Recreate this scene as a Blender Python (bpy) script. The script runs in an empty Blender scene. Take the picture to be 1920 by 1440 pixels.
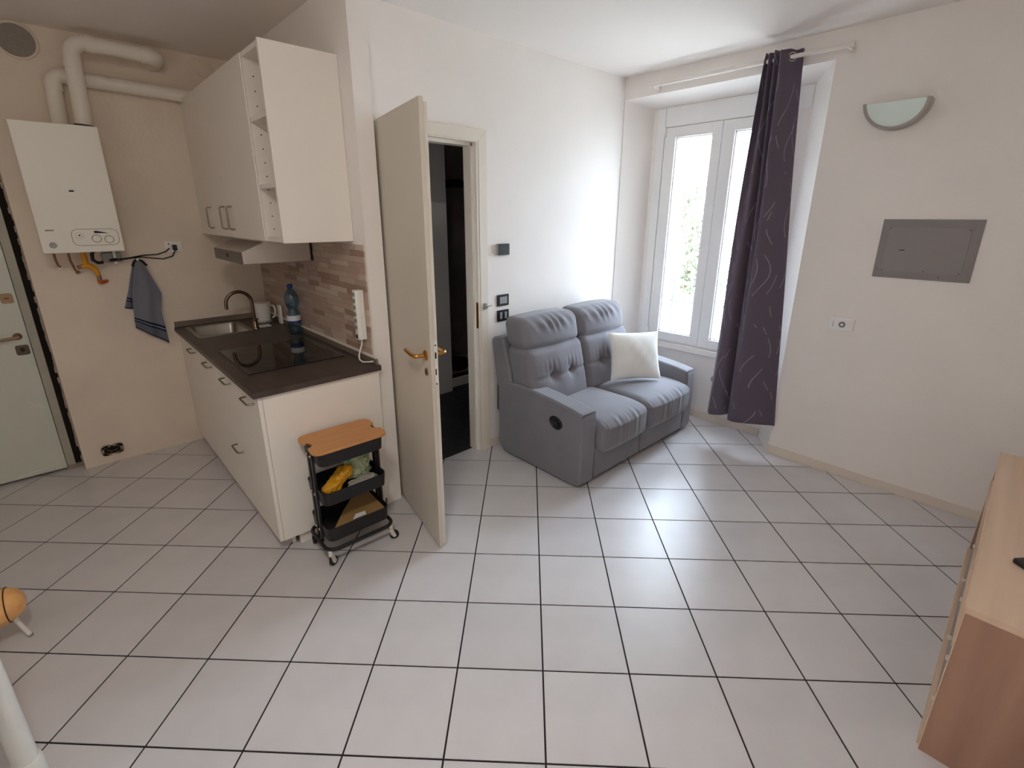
import bpy, bmesh, math, random
from mathutils import Vector, Matrix, noise
random.seed(7)
SC = bpy.context.scene
COL = SC.collection
PI = math.pi

# ------------------------------------------------------------------ camera, world, exposure
cam_d = bpy.data.cameras.new('camera')
cam_d.sensor_fit = 'HORIZONTAL'; cam_d.sensor_width = 36.0
cam_d.lens = 16.972; cam_d.shift_x = 0.0034; cam_d.shift_y = -0.01972
cam_d.clip_start = 0.02; cam_d.clip_end = 200
cam = bpy.data.objects.new('camera', cam_d); COL.objects.link(cam)
R3 = ((0.733940, -0.679214, 0.000669), (-0.200318, -0.217398, -0.955307), (0.649003, 0.701004, -0.295616))
cam.matrix_world = Matrix(((R3[0][0], -R3[1][0], -R3[2][0], -0.83367),
                           (R3[0][1], -R3[1][1], -R3[2][1], -0.72311),
                           (R3[0][2], -R3[1][2], -R3[2][2], 1.67858), (0, 0, 0, 1)))
SC.camera = cam
SC.view_settings.view_transform = 'Standard'
SC.view_settings.look = 'None'
SC.view_settings.gamma = 1.0
SC.view_settings.use_curve_mapping = False
SC.view_settings.exposure = 0.0
SC.cycles.max_bounces = 24
SC.cycles.diffuse_bounces = 16
SC.cycles.glossy_bounces = 6
SC.cycles.transparent_max_bounces = 12
SC.cycles.sample_clamp_indirect = 10

SKY = 33.0
FILL_LAMP = 89.0      # emission of the added opal fill lamp
w = bpy.data.worlds.new('sky'); SC.world = w; w.use_nodes = True
bg = w.node_tree.nodes['Background']
bg.inputs[0].default_value = (0.70, 0.84, 1.0, 1)
_n = w.node_tree.nodes; _l = w.node_tree.links           # CIE overcast: zenith three times the horizon
_tc = _n.new('ShaderNodeTexCoord'); _sp = _n.new('ShaderNodeSeparateXYZ'); _l.new(_tc.outputs['Generated'], _sp.inputs[0])
_mx = _n.new('ShaderNodeMath'); _mx.operation = 'MAXIMUM'; _mx.inputs[1].default_value = 0; _l.new(_sp.outputs[2], _mx.inputs[0])
_ma = _n.new('ShaderNodeMath'); _ma.operation = 'MULTIPLY_ADD'; _ma.inputs[1].default_value = SKY*2/1.8; _ma.inputs[2].default_value = SKY/1.8
_l.new(_mx.outputs[0], _ma.inputs[0]); _l.new(_ma.outputs[0], bg.inputs[1])
pl = bpy.data.lights.new('window_portal', 'AREA'); pl.shape = 'RECTANGLE'; pl.size = .98; pl.size_y = 1.76
pl.cycles.is_portal = True
po = bpy.data.objects.new('window_portal', pl); COL.objects.link(po)
po.location = (3.43, 1.075, 1.48); po.rotation_euler = (PI/2, 0, PI/2)

# ------------------------------------------------------------------ materials
def lin(c):
    return tuple(((x/255)/12.92 if x/255 <= .04045 else ((x/255+.055)/1.055)**2.4) for x in c)

def mat(name, rgb, rough=.5, metal=0.0, var=0.0, vscale=8.0, bump=0.0, bscale=60.0, stretch=(1, 1, 1), rgb2=None,
        sheen=0.0, trans=0.0, spec=.5, coat=0.0, randomize=0.0, ior=1.45):
    m = bpy.data.materials.new(name); m.use_nodes = True
    nt = m.node_tree; N = nt.nodes; L = nt.links; b = N['Principled BSDF']
    c = lin(rgb) + (1,)
    b.inputs['Base Color'].default_value = c
    b.inputs['Roughness'].default_value = rough
    b.inputs['Metallic'].default_value = metal
    b.inputs['Specular IOR Level'].default_value = spec
    b.inputs['IOR'].default_value = ior
    if sheen: b.inputs['Sheen Weight'].default_value = sheen; b.inputs['Sheen Roughness'].default_value = .4
    if trans: b.inputs['Transmission Weight'].default_value = trans
    if coat: b.inputs['Coat Weight'].default_value = coat; b.inputs['Coat Roughness'].default_value = .08
    tc = N.new('ShaderNodeTexCoord'); mp = N.new('ShaderNodeMapping'); mp.inputs['Scale'].default_value = stretch
    L.new(tc.outputs['Object'], mp.inputs['Vector'])
    last = None
    if var or rgb2:
        nz = N.new('ShaderNodeTexNoise'); nz.inputs['Scale'].default_value = vscale; nz.inputs['Detail'].default_value = 5
        L.new(mp.outputs[0], nz.inputs['Vector'])
        rp = N.new('ShaderNodeValToRGB'); rp.color_ramp.elements[0].position = .32; rp.color_ramp.elements[1].position = .68
        lo = lin(rgb2) if rgb2 else tuple(x*(1-var) for x in c[:3])
        rp.color_ramp.elements[0].color = tuple(lo) + (1,); rp.color_ramp.elements[1].color = c
        L.new(nz.outputs['Fac'], rp.inputs['Fac']); last = rp.outputs['Color']
    if randomize:
        oi = N.new('ShaderNodeObjectInfo'); mr = N.new('ShaderNodeMapRange')
        mr.inputs['To Min'].default_value = 1-randomize; mr.inputs['To Max'].default_value = 1+randomize
        L.new(oi.outputs['Random'], mr.inputs['Value'])
        hs = N.new('ShaderNodeHueSaturation'); L.new(mr.outputs[0], hs.inputs['Value'])
        if last: L.new(last, hs.inputs['Color'])
        else: hs.inputs['Color'].default_value = c
        last = hs.outputs['Color']
    if last: L.new(last, b.inputs['Base Color'])
    if bump:
        n2 = N.new('ShaderNodeTexNoise'); n2.inputs['Scale'].default_value = bscale; n2.inputs['Detail'].default_value = 4
        L.new(mp.outputs[0], n2.inputs['Vector'])
        bp = N.new('ShaderNodeBump'); bp.inputs['Strength'].default_value = bump; bp.inputs['Distance'].default_value = .01
        L.new(n2.outputs['Fac'], bp.inputs['Height']); L.new(bp.outputs[0], b.inputs['Normal'])
    return m

M = {}
M['wall'] = mat('wall_paint', (237, 232, 228), .85, var=.03, vscale=3, bump=.08, bscale=90, spec=.2)
M['wall_old'] = mat('old_wall_paint', (226, 213, 197), .85, var=.10, vscale=2.2, bump=.18, bscale=40, spec=.2)
M['ceiling'] = mat('ceiling_paint', (232, 226, 222), .9, var=.02, vscale=2, spec=.1)
M['tile'] = mat('floor_tile_glaze', (206, 203, 205), .33, var=.07, vscale=5, randomize=.035, spec=.8)
M['grout'] = mat('dark_grout', (44, 36, 38), .9, var=.2)
M['skirt'] = mat('skirting_tile', (224, 213, 200), .4, var=.05)
M['white_lam'] = mat('white_laminate', (232, 226, 218), .38, spec=.4)
M['white_edge'] = mat('white_edge', (225, 220, 212), .5)
M['cab_in'] = mat('cabinet_inside', (225, 218, 208), .6)
M['dot'] = mat('dark_hole', (50, 40, 35), .9)
M['nickel'] = mat('brushed_nickel', (150, 138, 120), .32, 1.0)
M['counter'] = mat('dark_worktop', (82, 70, 64), .42, var=.35, vscale=14, stretch=(1, .35, 1), spec=.45)
M['upstand'] = mat('worktop_upstand', (120, 106, 94), .5, var=.12, vscale=12)
M['hob'] = mat('black_hob_glass', (14, 13, 14), .05, spec=.6)
M['hobline'] = mat('hob_marking', (70, 66, 64), .2)
M['steel'] = mat('stainless_steel', (160, 154, 146), .34, 1.0, var=.06, vscale=30, stretch=(1, .05, 1))
M['alu'] = mat('hood_aluminium', (205, 198, 190), .30, .75)
M['hood_dark'] = mat('hood_grey_front', (120, 114, 108), .35, .6)
M['tap'] = mat('tap_bronze_steel', (128, 108, 88), .25, 1.0)
M['white_plastic'] = mat('white_plastic', (232, 230, 224), .35)
M['grey_plastic'] = mat('grey_plastic', (150, 150, 148), .4)
M['black_plastic'] = mat('black_plastic', (22, 21, 22), .4)
M['boiler'] = mat('boiler_enamel', (232, 229, 218), .35, spec=.4)
M['boiler_line'] = mat('boiler_marking', (150, 144, 134), .5)
M['pipe'] = mat('flue_pipe_white', (225, 219, 208), .45)
M['brass'] = mat('brass', (190, 140, 70), .28, 1.0)
M['copper'] = mat('copper', (150, 112, 88), .5, .7)
M['yellow'] = mat('gas_valve_yellow', (215, 150, 25), .5)
M['orange'] = mat('orange_cap', (205, 105, 45), .5)
M['mesh_grey'] = mat('vent_mesh', (150, 142, 132), .8, var=.3, vscale=160)
M['door_lac'] = mat('door_lacquer', (205, 197, 184), .42, var=.02, vscale=4)
M['door_edge'] = mat('door_edge_lacquer', (216, 210, 198), .42)
M['casing'] = mat('casing_lacquer', (224, 216, 204), .4)
M['entry'] = mat('entry_door_paint', (205, 208, 196), .42, var=.05, vscale=3)
M['entry_frame'] = mat('entry_frame_paint', (175, 172, 158), .6, var=.12, vscale=9)
M['gap'] = mat('dark_gap', (28, 22, 18), .95, var=.3)
M['plaster'] = mat('broken_plaster', (165, 150, 135), .95, var=.25, vscale=40, bump=.6, bscale=120)
M['bronze'] = mat('aged_brass', (150, 125, 98), .4, .85)
M['dark_bronze'] = mat('dark_plate', (95, 86, 76), .45, .6)
M['pvc'] = mat('window_pvc', (236, 236, 236), .3, spec=.5)
M['black_wall'] = mat('bathroom_wall_tile', (176, 166, 162), .5, var=.15, vscale=6)
M['bath_light'] = mat('bathroom_partition', (238, 236, 238), .5, var=.04, vscale=10)
M['bath_floor'] = mat('bathroom_black_floor', (58, 58, 64), .35, var=.6, vscale=18)
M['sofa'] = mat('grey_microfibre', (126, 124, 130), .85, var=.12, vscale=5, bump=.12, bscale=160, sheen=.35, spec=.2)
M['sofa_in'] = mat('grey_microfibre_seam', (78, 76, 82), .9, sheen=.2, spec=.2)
M['cushion'] = mat('white_plush', (238, 238, 235), .9, var=.03, bump=.25, bscale=220, sheen=.4, spec=.1)
M['rod'] = mat('white_curtain_rod', (226, 220, 214), .45)
M['eyelet'] = mat('eyelet_chrome', (200, 198, 200), .25, 1.0)
M['caster_metal'] = mat('bright_metal', (214, 210, 204), .3, .5)
M['chrome'] = mat('chrome', (176, 170, 162), .16, 1.0)
M['frost'] = mat('frosted_glass', (226, 240, 234), .45, spec=.5)
M['panel'] = mat('panel_grey_paint', (138, 132, 132), .62, var=.06, vscale=5, bump=.06, bscale=60)
M['panel2'] = mat('panel_grey_lid', (143, 137, 137), .6, var=.06, vscale=5, bump=.06, bscale=60)
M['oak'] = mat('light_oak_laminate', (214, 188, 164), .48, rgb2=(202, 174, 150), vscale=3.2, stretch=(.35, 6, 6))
M['oak_shaded'] = mat('oak_laminate_shaded', (170, 132, 112), .5, rgb2=(142, 108, 92), vscale=3.0, stretch=(5, 3, .35))  # oak of the side panels with their shade put into a darker brown
M['oak_edge'] = mat('pale_edge_band', (214, 188, 164), .5)
M['glass_front'] = mat('smoked_satin_front', (122, 112, 110), .22, spec=.5)
M['remote'] = mat('remote_black', (34, 32, 34), .5)
M['bamboo'] = mat('bamboo_board', (198, 142, 88), .45, rgb2=(188, 130, 78), vscale=3, stretch=(2, 22, 2))
M['cart'] = mat('black_steel', (30, 28, 30), .42, spec=.4)
M['cart_in'] = mat('black_steel_mesh', (40, 38, 40), .6)
M['cardboard'] = mat('cardboard', (150, 118, 72), .8, var=.08)
M['bag_y'] = mat('yellow_bag', (222, 160, 30), .4, var=.25, vscale=14, bump=.3, bscale=30)
M['bag_g'] = mat('green_white_bag', (140, 165, 110), .45, rgb2=(206, 212, 184), vscale=16, bump=.3, bscale=30)
M['bag_w'] = mat('clear_grey_bag', (170, 165, 155), .35, var=.3, vscale=20, bump=.4, bscale=30)
M['rubber'] = mat('caster_rubber', (26, 25, 26), .6)
M['wood_ball'] = mat('varnished_wood', (238, 184, 118), .2, rgb2=(228, 166, 98), vscale=5, stretch=(1, 4, 4), coat=.6)
M['seam'] = mat('dark_seam', (60, 32, 18), .6)
M['white_paint'] = mat('white_table_paint', (222, 222, 216), .45, var=.04, vscale=12)
M['blue_cap'] = mat('blue_cap', (20, 40, 110), .4)
M['label_w'] = mat('bottle_label_white', (222, 226, 228), .5)
M['label_b'] = mat('bottle_label_blue', (25, 45, 120), .5)
M['bark'] = mat('bark', (110, 95, 80), .9, var=.3)
M['leaf'] = mat('leaf_green', (98, 104, 72), .7, randomize=.0, var=.5, vscale=3)
M['ground_out'] = mat('outside_paving', (200, 192, 180), .9, var=.1, vscale=.4)
M['fence'] = mat('pale_rail_paint', (84, 84, 92), .5)
for i, c in enumerate([(188, 168, 152), (176, 152, 136), (158, 130, 114), (198, 182, 168), (182, 158, 144)]):
    M['bs%d' % i] = mat('backsplash_tile', c, .42, var=.08, vscale=20, stretch=(1, 1, 4))

def glass_mat(name, tint, mix=.06, rough=.02):
    m = bpy.data.materials.new(name); m.use_nodes = True; nt = m.node_tree; N = nt.nodes; L = nt.links
    N.remove(N['Principled BSDF']); out = N['Material Output']
    t = N.new('ShaderNodeBsdfTransparent'); t.inputs[0].default_value = tint + (1,)
    g = N.new('ShaderNodeBsdfGlossy'); g.inputs['Roughness'].default_value = rough
    lw = N.new('ShaderNodeLayerWeight'); lw.inputs['Blend'].default_value = .35
    ml = N.new('ShaderNodeMath'); ml.operation = 'MULTIPLY_ADD'; ml.inputs[1].default_value = .35; ml.inputs[2].default_value = mix
    L.new(lw.outputs['Facing'], ml.inputs[0])
    mx = N.new('ShaderNodeMixShader'); L.new(ml.outputs[0], mx.inputs[0]); L.new(t.outputs[0], mx.inputs[1]); L.new(g.outputs[0], mx.inputs[2])
    L.new(mx.outputs[0], out.inputs['Surface'])
    return m
M['pane'] = glass_mat('window_glass', (.97, .98, .98), .03)
M['bottle'] = glass_mat('blue_bottle_plastic', (.42, .62, .78), .07, .08)
M['shower_glass'] = glass_mat('shower_glass', (.90, .90, .91), .02)

def curtain_mat():
    m = mat('dark_curtain_cloth', (98, 90, 105), .75, sheen=.25, spec=.25)
    nt = m.node_tree; N = nt.nodes; L = nt.links; b = N['Principled BSDF']
    uv = N.new('ShaderNodeUVMap'); sp = N.new('ShaderNodeSeparateXYZ'); L.new(uv.outputs[0], sp.inputs[0])
    def mth(op, a, bb=None, c=None):
        n = N.new('ShaderNodeMath'); n.operation = op
        for i, v in enumerate((a, bb, c)):
            if v is None: continue
            if isinstance(v, (int, float)): n.inputs[i].default_value = v
            else: L.new(v, n.inputs[i])
        return n.outputs[0]
    U, V = sp.outputs[0], sp.outputs[1]
    masks = []
    for k, (fr, ph, off) in enumerate([(31.0, .0, .0), (27.0, 1.7, .45)]):
        wav = mth('MULTIPLY', mth('SINE', mth('MULTIPLY_ADD', V, fr, ph)), .40)
        f = mth('FRACT', mth('ADD', mth('MULTIPLY_ADD', U, 6.0, off), wav))
        line = mth('LESS_THAN', mth('ABSOLUTE', mth('SUBTRACT', f, .5)), .016)
        nz = N.new('ShaderNodeTexNoise'); nz.inputs['Scale'].default_value = 7+3*k; nz.inputs['Detail'].default_value = 1
        L.new(uv.outputs[0], nz.inputs['Vector'])
        masks.append(mth('MULTIPLY', line, mth('GREATER_THAN', nz.outputs['Fac'], .53)))
    mk = mth('MAXIMUM', masks[0], masks[1])
    mx = N.new('ShaderNodeMix'); mx.data_type = 'RGBA'
    mx.inputs[6].default_value = lin((98, 90, 105)) + (1,); mx.inputs[7].default_value = lin((168, 164, 172)) + (1,)
    L.new(mk, mx.inputs[0]); L.new(mx.outputs[2], b.inputs['Base Color'])
    L.new(mth('MULTIPLY_ADD', mk, -.35, .75), b.inputs['Roughness'])
    tr = N.new('ShaderNodeBsdfTranslucent'); tr.inputs[0].default_value = (.30, .17, .17, 1)
    ms = N.new('ShaderNodeMixShader'); ms.inputs[0].default_value = .12
    L.new(b.outputs[0], ms.inputs[1]); L.new(tr.outputs[0], ms.inputs[2]); L.new(ms.outputs[0], N['Material Output'].inputs['Surface'])
    return m
M['opal'] = mat('fill_lamp_glow', (250, 245, 235), .3)
M['opal'].node_tree.nodes['Principled BSDF'].inputs['Emission Color'].default_value = (1.0, .95, .87, 1)
M['opal'].node_tree.nodes['Principled BSDF'].inputs['Emission Strength'].default_value = FILL_LAMP
M['curtain'] = curtain_mat()

def towel_mat():
    m = mat('blue_grey_towel', (108, 112, 122), .95, sheen=.3, spec=.1)
    nt = m.node_tree; N = nt.nodes; L = nt.links; b = N['Principled BSDF']
    uv = N.new('ShaderNodeUVMap'); sp = N.new('ShaderNodeSeparateXYZ'); L.new(uv.outputs[0], sp.inputs[0])
    rp = N.new('ShaderNodeValToRGB'); rp.color_ramp.interpolation = 'CONSTANT'
    E = rp.color_ramp.elements
    E[0].position = 0; E[0].color = lin((44, 50, 82)) + (1,)
    E[1].position = .02; E[1].color = lin((104, 110, 118)) + (1,)
    for p, c in ((.14, (44, 50, 82)), (.17, (150, 152, 156)), (.185, (30, 34, 58)), (.215, (126, 128, 138))):
        e = E.new(p); e.color = lin(c) + (1,)
    L.new(sp.outputs[1], rp.inputs[0])
    ck = N.new('ShaderNodeTexChecker'); ck.inputs['Scale'].default_value = 70
    ck.inputs[1].default_value = (1, 1, 1, 1); ck.inputs[2].default_value = (.72, .74, .78, 1); L.new(uv.outputs[0], ck.inputs[0])
    mx = N.new('ShaderNodeMix'); mx.data_type = 'RGBA'; mx.blend_type = 'MULTIPLY'; mx.inputs[0].default_value = 1
    L.new(rp.outputs[0], mx.inputs[6]); L.new(ck.outputs[0], mx.inputs[7]); L.new(mx.outputs[2], b.inputs['Base Color'])
    return m
M['towel'] = towel_mat()

# ------------------------------------------------------------------ mesh helpers
class MB:
    def __init__(s): s.bm = bmesh.new(); s.mats = []; s.bev = False
    def mi(s, m):
        if m not in s.mats: s.mats.append(m)
        return s.mats.index(m)
    def _fin(s, faces, m):
        i = s.mi(m)
        for f in faces: f.material_index = i
    def box(s, x0, x1, y0, y1, z0, z1, m, bev=0.0, seg=2, T=None):
        vs = [s.bm.verts.new((x, y, z)) for x in (x0, x1) for y in (y0, y1) for z in (z0, z1)]
        q = [(0, 1, 3, 2), (4, 6, 7, 5), (0, 4, 5, 1), (2, 3, 7, 6), (0, 2, 6, 4), (1, 5, 7, 3)]
        fs = [s.bm.faces.new([vs[i] for i in a]) for a in q]
        s._fin(fs, m)
        if T is not None: bmesh.ops.transform(s.bm, matrix=T, verts=vs)
        if bev: s._bev(fs, bev, seg, m)
        return s
    def _bev(s, fs, bev, seg, m):
        s.bev = True
        es = list({e for f in fs for e in f.edges})
        r = bmesh.ops.bevel(s.bm, geom=es, offset=bev, segments=seg, affect='EDGES', profile=.5)
        s._fin([f for f in r['faces']], m)
    def prism(s, pts, axis, lo, hi, m, bev=0.0, seg=2, T=None):
        """pts: polygon in the two axes other than AXIS (cyclic order x,y,z without axis)"""
        def P(a, b, c):
            return {'x': (c, a, b), 'y': (a, c, b), 'z': (a, b, c)}[axis]
        A = [s.bm.verts.new(P(a, b, lo)) for a, b in pts]; B = [s.bm.verts.new(P(a, b, hi)) for a, b in pts]
        n = len(pts)
        fs = [s.bm.faces.new(A[::-1]), s.bm.faces.new(B)]
        for i in range(n): fs.append(s.bm.faces.new((A[i], A[(i+1) % n], B[(i+1) % n], B[i])))
        bmesh.ops.recalc_face_normals(s.bm, faces=fs)
        s._fin(fs, m)
        if T is not None: bmesh.ops.transform(s.bm, matrix=T, verts=A+B)
        if bev: s._bev(fs, bev, seg, m)
        return s
    def tube(s, pts, r, m, seg=10, caps=True, closed=False):
        pts = [Vector(p) for p in pts]; n = len(pts); rings = []
        up = None
        for i, p in enumerate(pts):
            if closed: t = pts[(i+1) % n]-pts[i-1]
            else: t = pts[min(i+1, n-1)]-pts[max(i-1, 0)]
            t.normalize()
            if up is None:
                up = Vector((0, 0, 1)) if abs(t.z) < .9 else Vector((1, 0, 0))
            up = (up-t*up.dot(t)); up.normalize(); sd = t.cross(up)
            rr = r[i] if isinstance(r, (list, tuple)) else r
            rings.append([s.bm.verts.new(p+(up*math.cos(2*PI*k/seg)+sd*math.sin(2*PI*k/seg))*rr) for k in range(seg)])
        fs = []
        for i in range(n if closed else n-1):
            a, b = rings[i], rings[(i+1) % n]
            for k in range(seg): fs.append(s.bm.faces.new((a[k], a[(k+1) % seg], b[(k+1) % seg], b[k])))
        if caps and not closed: fs += [s.bm.faces.new(rings[0][::-1]), s.bm.faces.new(rings[-1])]
        bmesh.ops.recalc_face_normals(s.bm, faces=fs)
        s._fin(fs, m); return s
    def cyl(s, p0, p1, r, m, seg=16): return s.tube([p0, p1], r, m, seg)
    def lathe(s, prof, c, m, seg=24, axis='z', ax=None):
        """prof: (radius, height); AX a direction for the height"""
        d = Vector(ax).normalized() if ax else {'z': Vector((0, 0, 1)), 'x': Vector((1, 0, 0)), 'y': Vector((0, 1, 0))}[axis]
        u = d.orthogonal().normalized(); v = d.cross(u); c = Vector(c); rings = []
        for r, h in prof:
            if r < 1e-6: rings.append([s.bm.verts.new(c+d*h)])
            else: rings.append([s.bm.verts.new(c+d*h+(u*math.cos(2*PI*k/seg)+v*math.sin(2*PI*k/seg))*r) for k in range(seg)])
        fs = []
        for a, b in zip(rings, rings[1:]):
            for k in range(seg):
                k2 = (k+1) % seg
                if len(a) == 1 and len(b) == 1: break
                if len(a) == 1: fs.append(s.bm.faces.new((a[0], b[k2], b[k])))
                elif len(b) == 1: fs.append(s.bm.faces.new((a[k], a[k2], b[0])))
                else: fs.append(s.bm.faces.new((a[k], a[k2], b[k2], b[k])))
        for rg in (rings[0], rings[-1]):
            if len(rg) > 1: fs.append(s.bm.faces.new(rg))
        bmesh.ops.recalc_face_normals(s.bm, faces=fs)
        s._fin(fs, m); return s
    def surf(s, f, nu, nv, m, uv=True, mf=None):
        vs = [[s.bm.verts.new(f(i/nu, j/nv)) for j in range(nv+1)] for i in range(nu+1)]
        lay = s.bm.loops.layers.uv.verify() if uv else None
        for i in range(nu):
            for j in range(nv):
                fa = s.bm.faces.new((vs[i][j], vs[i+1][j], vs[i+1][j+1], vs[i][j+1]))
                fa.material_index = s.mi(mf(i/nu, j/nv) if mf else m)
                if uv:
                    for lp, (a, b) in zip(fa.loops, ((i, j), (i+1, j), (i+1, j+1), (i, j+1))): lp[lay].uv = (a/nu, b/nv)
        return s
    def soft(s, f, m, n=12, r=.3, half=(1, 1, 1)):
        """closed rounded box; F maps (u,v,w) in [-1,1]^3 (already rounded) to a point. HALF: real half sizes, R: real rounding radius"""
        key = {}; fs = []
        h = Vector(half)
        def pt(q):
            k = tuple(round(c, 5) for c in q)
            if k in key: return key[k]
            p = Vector((q[0]*h.x, q[1]*h.y, q[2]*h.z)); inner = Vector([max(-(h[i]-r), min(h[i]-r, p[i])) if h[i] > r else 0 for i in range(3)])
            d = p-inner
            if d.length > 1e-9: p = inner+d.normalized()*min(r, d.length if d.length < r else r)
            v = s.bm.verts.new(f(p.x/h.x, p.y/h.y, p.z/h.z)); key[k] = v; return v
        def sm(t):  # concentrate samples near edges
            x = 2*t-1; return math.sin(x*PI/2)*.6+x*.4
        for ax in range(3):
            for sg in (-1, 1):
                for i in range(n):
                    for j in range(n):
                        q = []
                        for (a, b) in ((i, j), (i+1, j), (i+1, j+1), (i, j+1)):
                            c = [0, 0, 0]; c[ax] = sg; c[(ax+1) % 3] = sm(a/n); c[(ax+2) % 3] = sm(b/n); q.append(pt(c))
                        if sg < 0: q = q[::-1]
                        if len(set(q)) == 4: fs.append(s.bm.faces.new(q))
        s._fin(fs, m); return s
    def build(s, name, parent=None, origin=None, sharp=50, kind=None):
        """one mesh object; ORIGIN: subtracted from the vertices (defaults to the root's location for children)"""
        if origin is None:
            p = parent
            while p is not None and p.parent is not None: p = p.parent
            if p is not None: origin = Vector((0, 0, 0)) if p.get('_local') else p.location.copy()
            else:
                z = min(v.co.z for v in s.bm.verts)
                xs = [v.co.x for v in s.bm.verts]; ys = [v.co.y for v in s.bm.verts]
                origin = Vector(((min(xs)+max(xs))/2, (min(ys)+max(ys))/2, z))
        origin = Vector(origin)
        if origin.length: bmesh.ops.translate(s.bm, verts=s.bm.verts, vec=-origin)
        me = bpy.data.meshes.new(name); s.bm.to_mesh(me); s.bm.free()
        for m in s.mats: me.materials.append(m)
        if sharp is not None:
            me.shade_smooth(); me.set_sharp_from_angle(angle=math.radians(sharp))
        o = bpy.data.objects.new(name, me); COL.objects.link(o)
        if s.bev and sharp is not None:
            wn = o.modifiers.new('weighted', 'WEIGHTED_NORMAL'); wn.keep_sharp = True; wn.weight = 100
        if parent is not None: o.parent = parent
        else: o.location = origin
        if kind: o['kind'] = kind
        return o

def thing(name, label, cat, loc=(0, 0, 0), rotz=0.0, group=None, local=False):
    o = bpy.data.objects.new(name, None); COL.objects.link(o); o.location = loc; o.rotation_euler = (0, 0, rotz)
    o.empty_display_size = .1
    o['label'] = label; o['category'] = cat
    if group: o['group'] = group
    if local: o['_local'] = 1
    return o
def tag(o, label, cat, group=None):
    o['label'] = label; o['category'] = cat
    if group: o['group'] = group
    return o
def copy_tree(o, parent=None):
    c = o.copy(); COL.objects.link(c)
    if parent is not None: c.parent = parent
    for ch in list(o.children): copy_tree(ch, c)
    return c
def arc(c, r, a0, a1, n, f):
    return [f(c, r*math.cos(a0+(a1-a0)*i/n), r*math.sin(a0+(a1-a0)*i/n)) for i in range(n+1)]

# ================================================================== THE ROOM
H = 2.70
XR, YD, YE, XK, YK = 2.76, 1.80, 3.43, .36, 1.645     # right wall, door wall, entry wall, kitchen wall face, its end
XL, YB = -2.3, -1.30
S = 'structure'
# ---- floor: base (grout) + diagonal tiles
b = MB(); b.box(XL-.1, .41, YB-.1, 3.62, -.12, -.0025, M['grout']); b.box(.41, 3.05, YB-.1, 1.873, -.12, -.0025, M['grout'])
floor = b.build('floor', kind=S, origin=(0, 0, 0), sharp=None)
T = .33; g = .0034
def clip(poly, ax, lim, keep_less):
    out = []
    for i in range(len(poly)):
        p, q = poly[i], poly[(i+1) % len(poly)]
        ip = (p[ax] <= lim) == keep_less or abs(p[ax]-lim) < 1e-9; iq = (q[ax] <= lim) == keep_less or abs(q[ax]-lim) < 1e-9
        if ip: out.append(p)
        if ip != iq:
            t = (lim-p[ax])/(q[ax]-p[ax]); out.append((p[0]+t*(q[0]-p[0]), p[1]+t*(q[1]-p[1])))
    return out
def tile_mesh(polys):
    bm = bmesh.new()
    for poly in polys:
        cx = sum(p[0] for p in poly)/len(poly); cy = sum(p[1] for p in poly)/len(poly)
        top = [bm.verts.new((p[0], p[1], 0)) for p in poly]; bot = [bm.verts.new((p[0], p[1], -.003)) for p in poly]
        n = len(poly); bm.faces.new(top)
        for i in range(n): bm.faces.new((bot[i], bot[(i+1) % n], top[(i+1) % n], top[i]))
    me = bpy.data.meshes.new('tile'); bm.to_mesh(me); bm.free(); me.materials.append(M['tile']); return me
r2 = 2**-.5
def g2w(i, j): return ((i+j)*r2*T, (-i+j)*r2*T)
full = None; ntile = 0
def area(p): return abs(sum(p[i][0]*p[(i+1) % len(p)][1]-p[(i+1) % len(p)][0]*p[i][1] for i in range(len(p))))/2
for i in range(-16, 16):
    for j in range(-8, 12):
        d = g/T
        poly = [g2w(i+d, j+d), g2w(i+1-d, j+d), g2w(i+1-d, j+1-d), g2w(i+d, j+1-d)]
        c = g2w(i+.5, j+.5)
        xs = [p[0] for p in poly]; ys = [p[1] for p in poly]
        if max(xs) < XL or min(xs) > 3.02 or max(ys) < YB or min(ys) > 3.55: continue
        P = poly
        for ax, lim, less in ((0, XL, False), (0, 3.02, True), (1, YB, False), (1, 3.56, True)):
            P = clip(P, ax, lim, less)
            if len(P) < 3: break
        if len(P) < 3: continue
        if max(q[1] for q in P) > 1.873 and max(q[0] for q in P) > .41:
            A = clip(P, 0, .41, True); B_ = clip(clip(P, 0, .41, False) or [(0, 0)], 1, 1.873, True)
            polys = [q for q in (A, B_) if len(q) >= 3 and area(q) > 1e-4]
        else: polys = [P]
        polys = [q for q in polys if area(q) > 2e-4]
        if not polys: continue
        whole = len(polys) == 1 and abs(area(polys[0])-(T-2*g)**2) < 1e-6
        if whole:
            if full is None: full = tile_mesh([[(p[0]-c[0], p[1]-c[1]) for p in poly]])
            me = full
        else: me = tile_mesh([[(p[0]-c[0], p[1]-c[1]) for p in q] for q in polys])
        o = bpy.data.objects.new('tile', me); COL.objects.link(o); o.parent = floor; o.location = (c[0], c[1], 0); ntile += 1

# ---- ceiling
b = MB(); b.box(XL-.1, 3.3, YB-.1, 3.7, H, H+.12, M['ceiling']); b.build('ceiling', kind=S, origin=(0, 0, 0), sharp=None)
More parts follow.
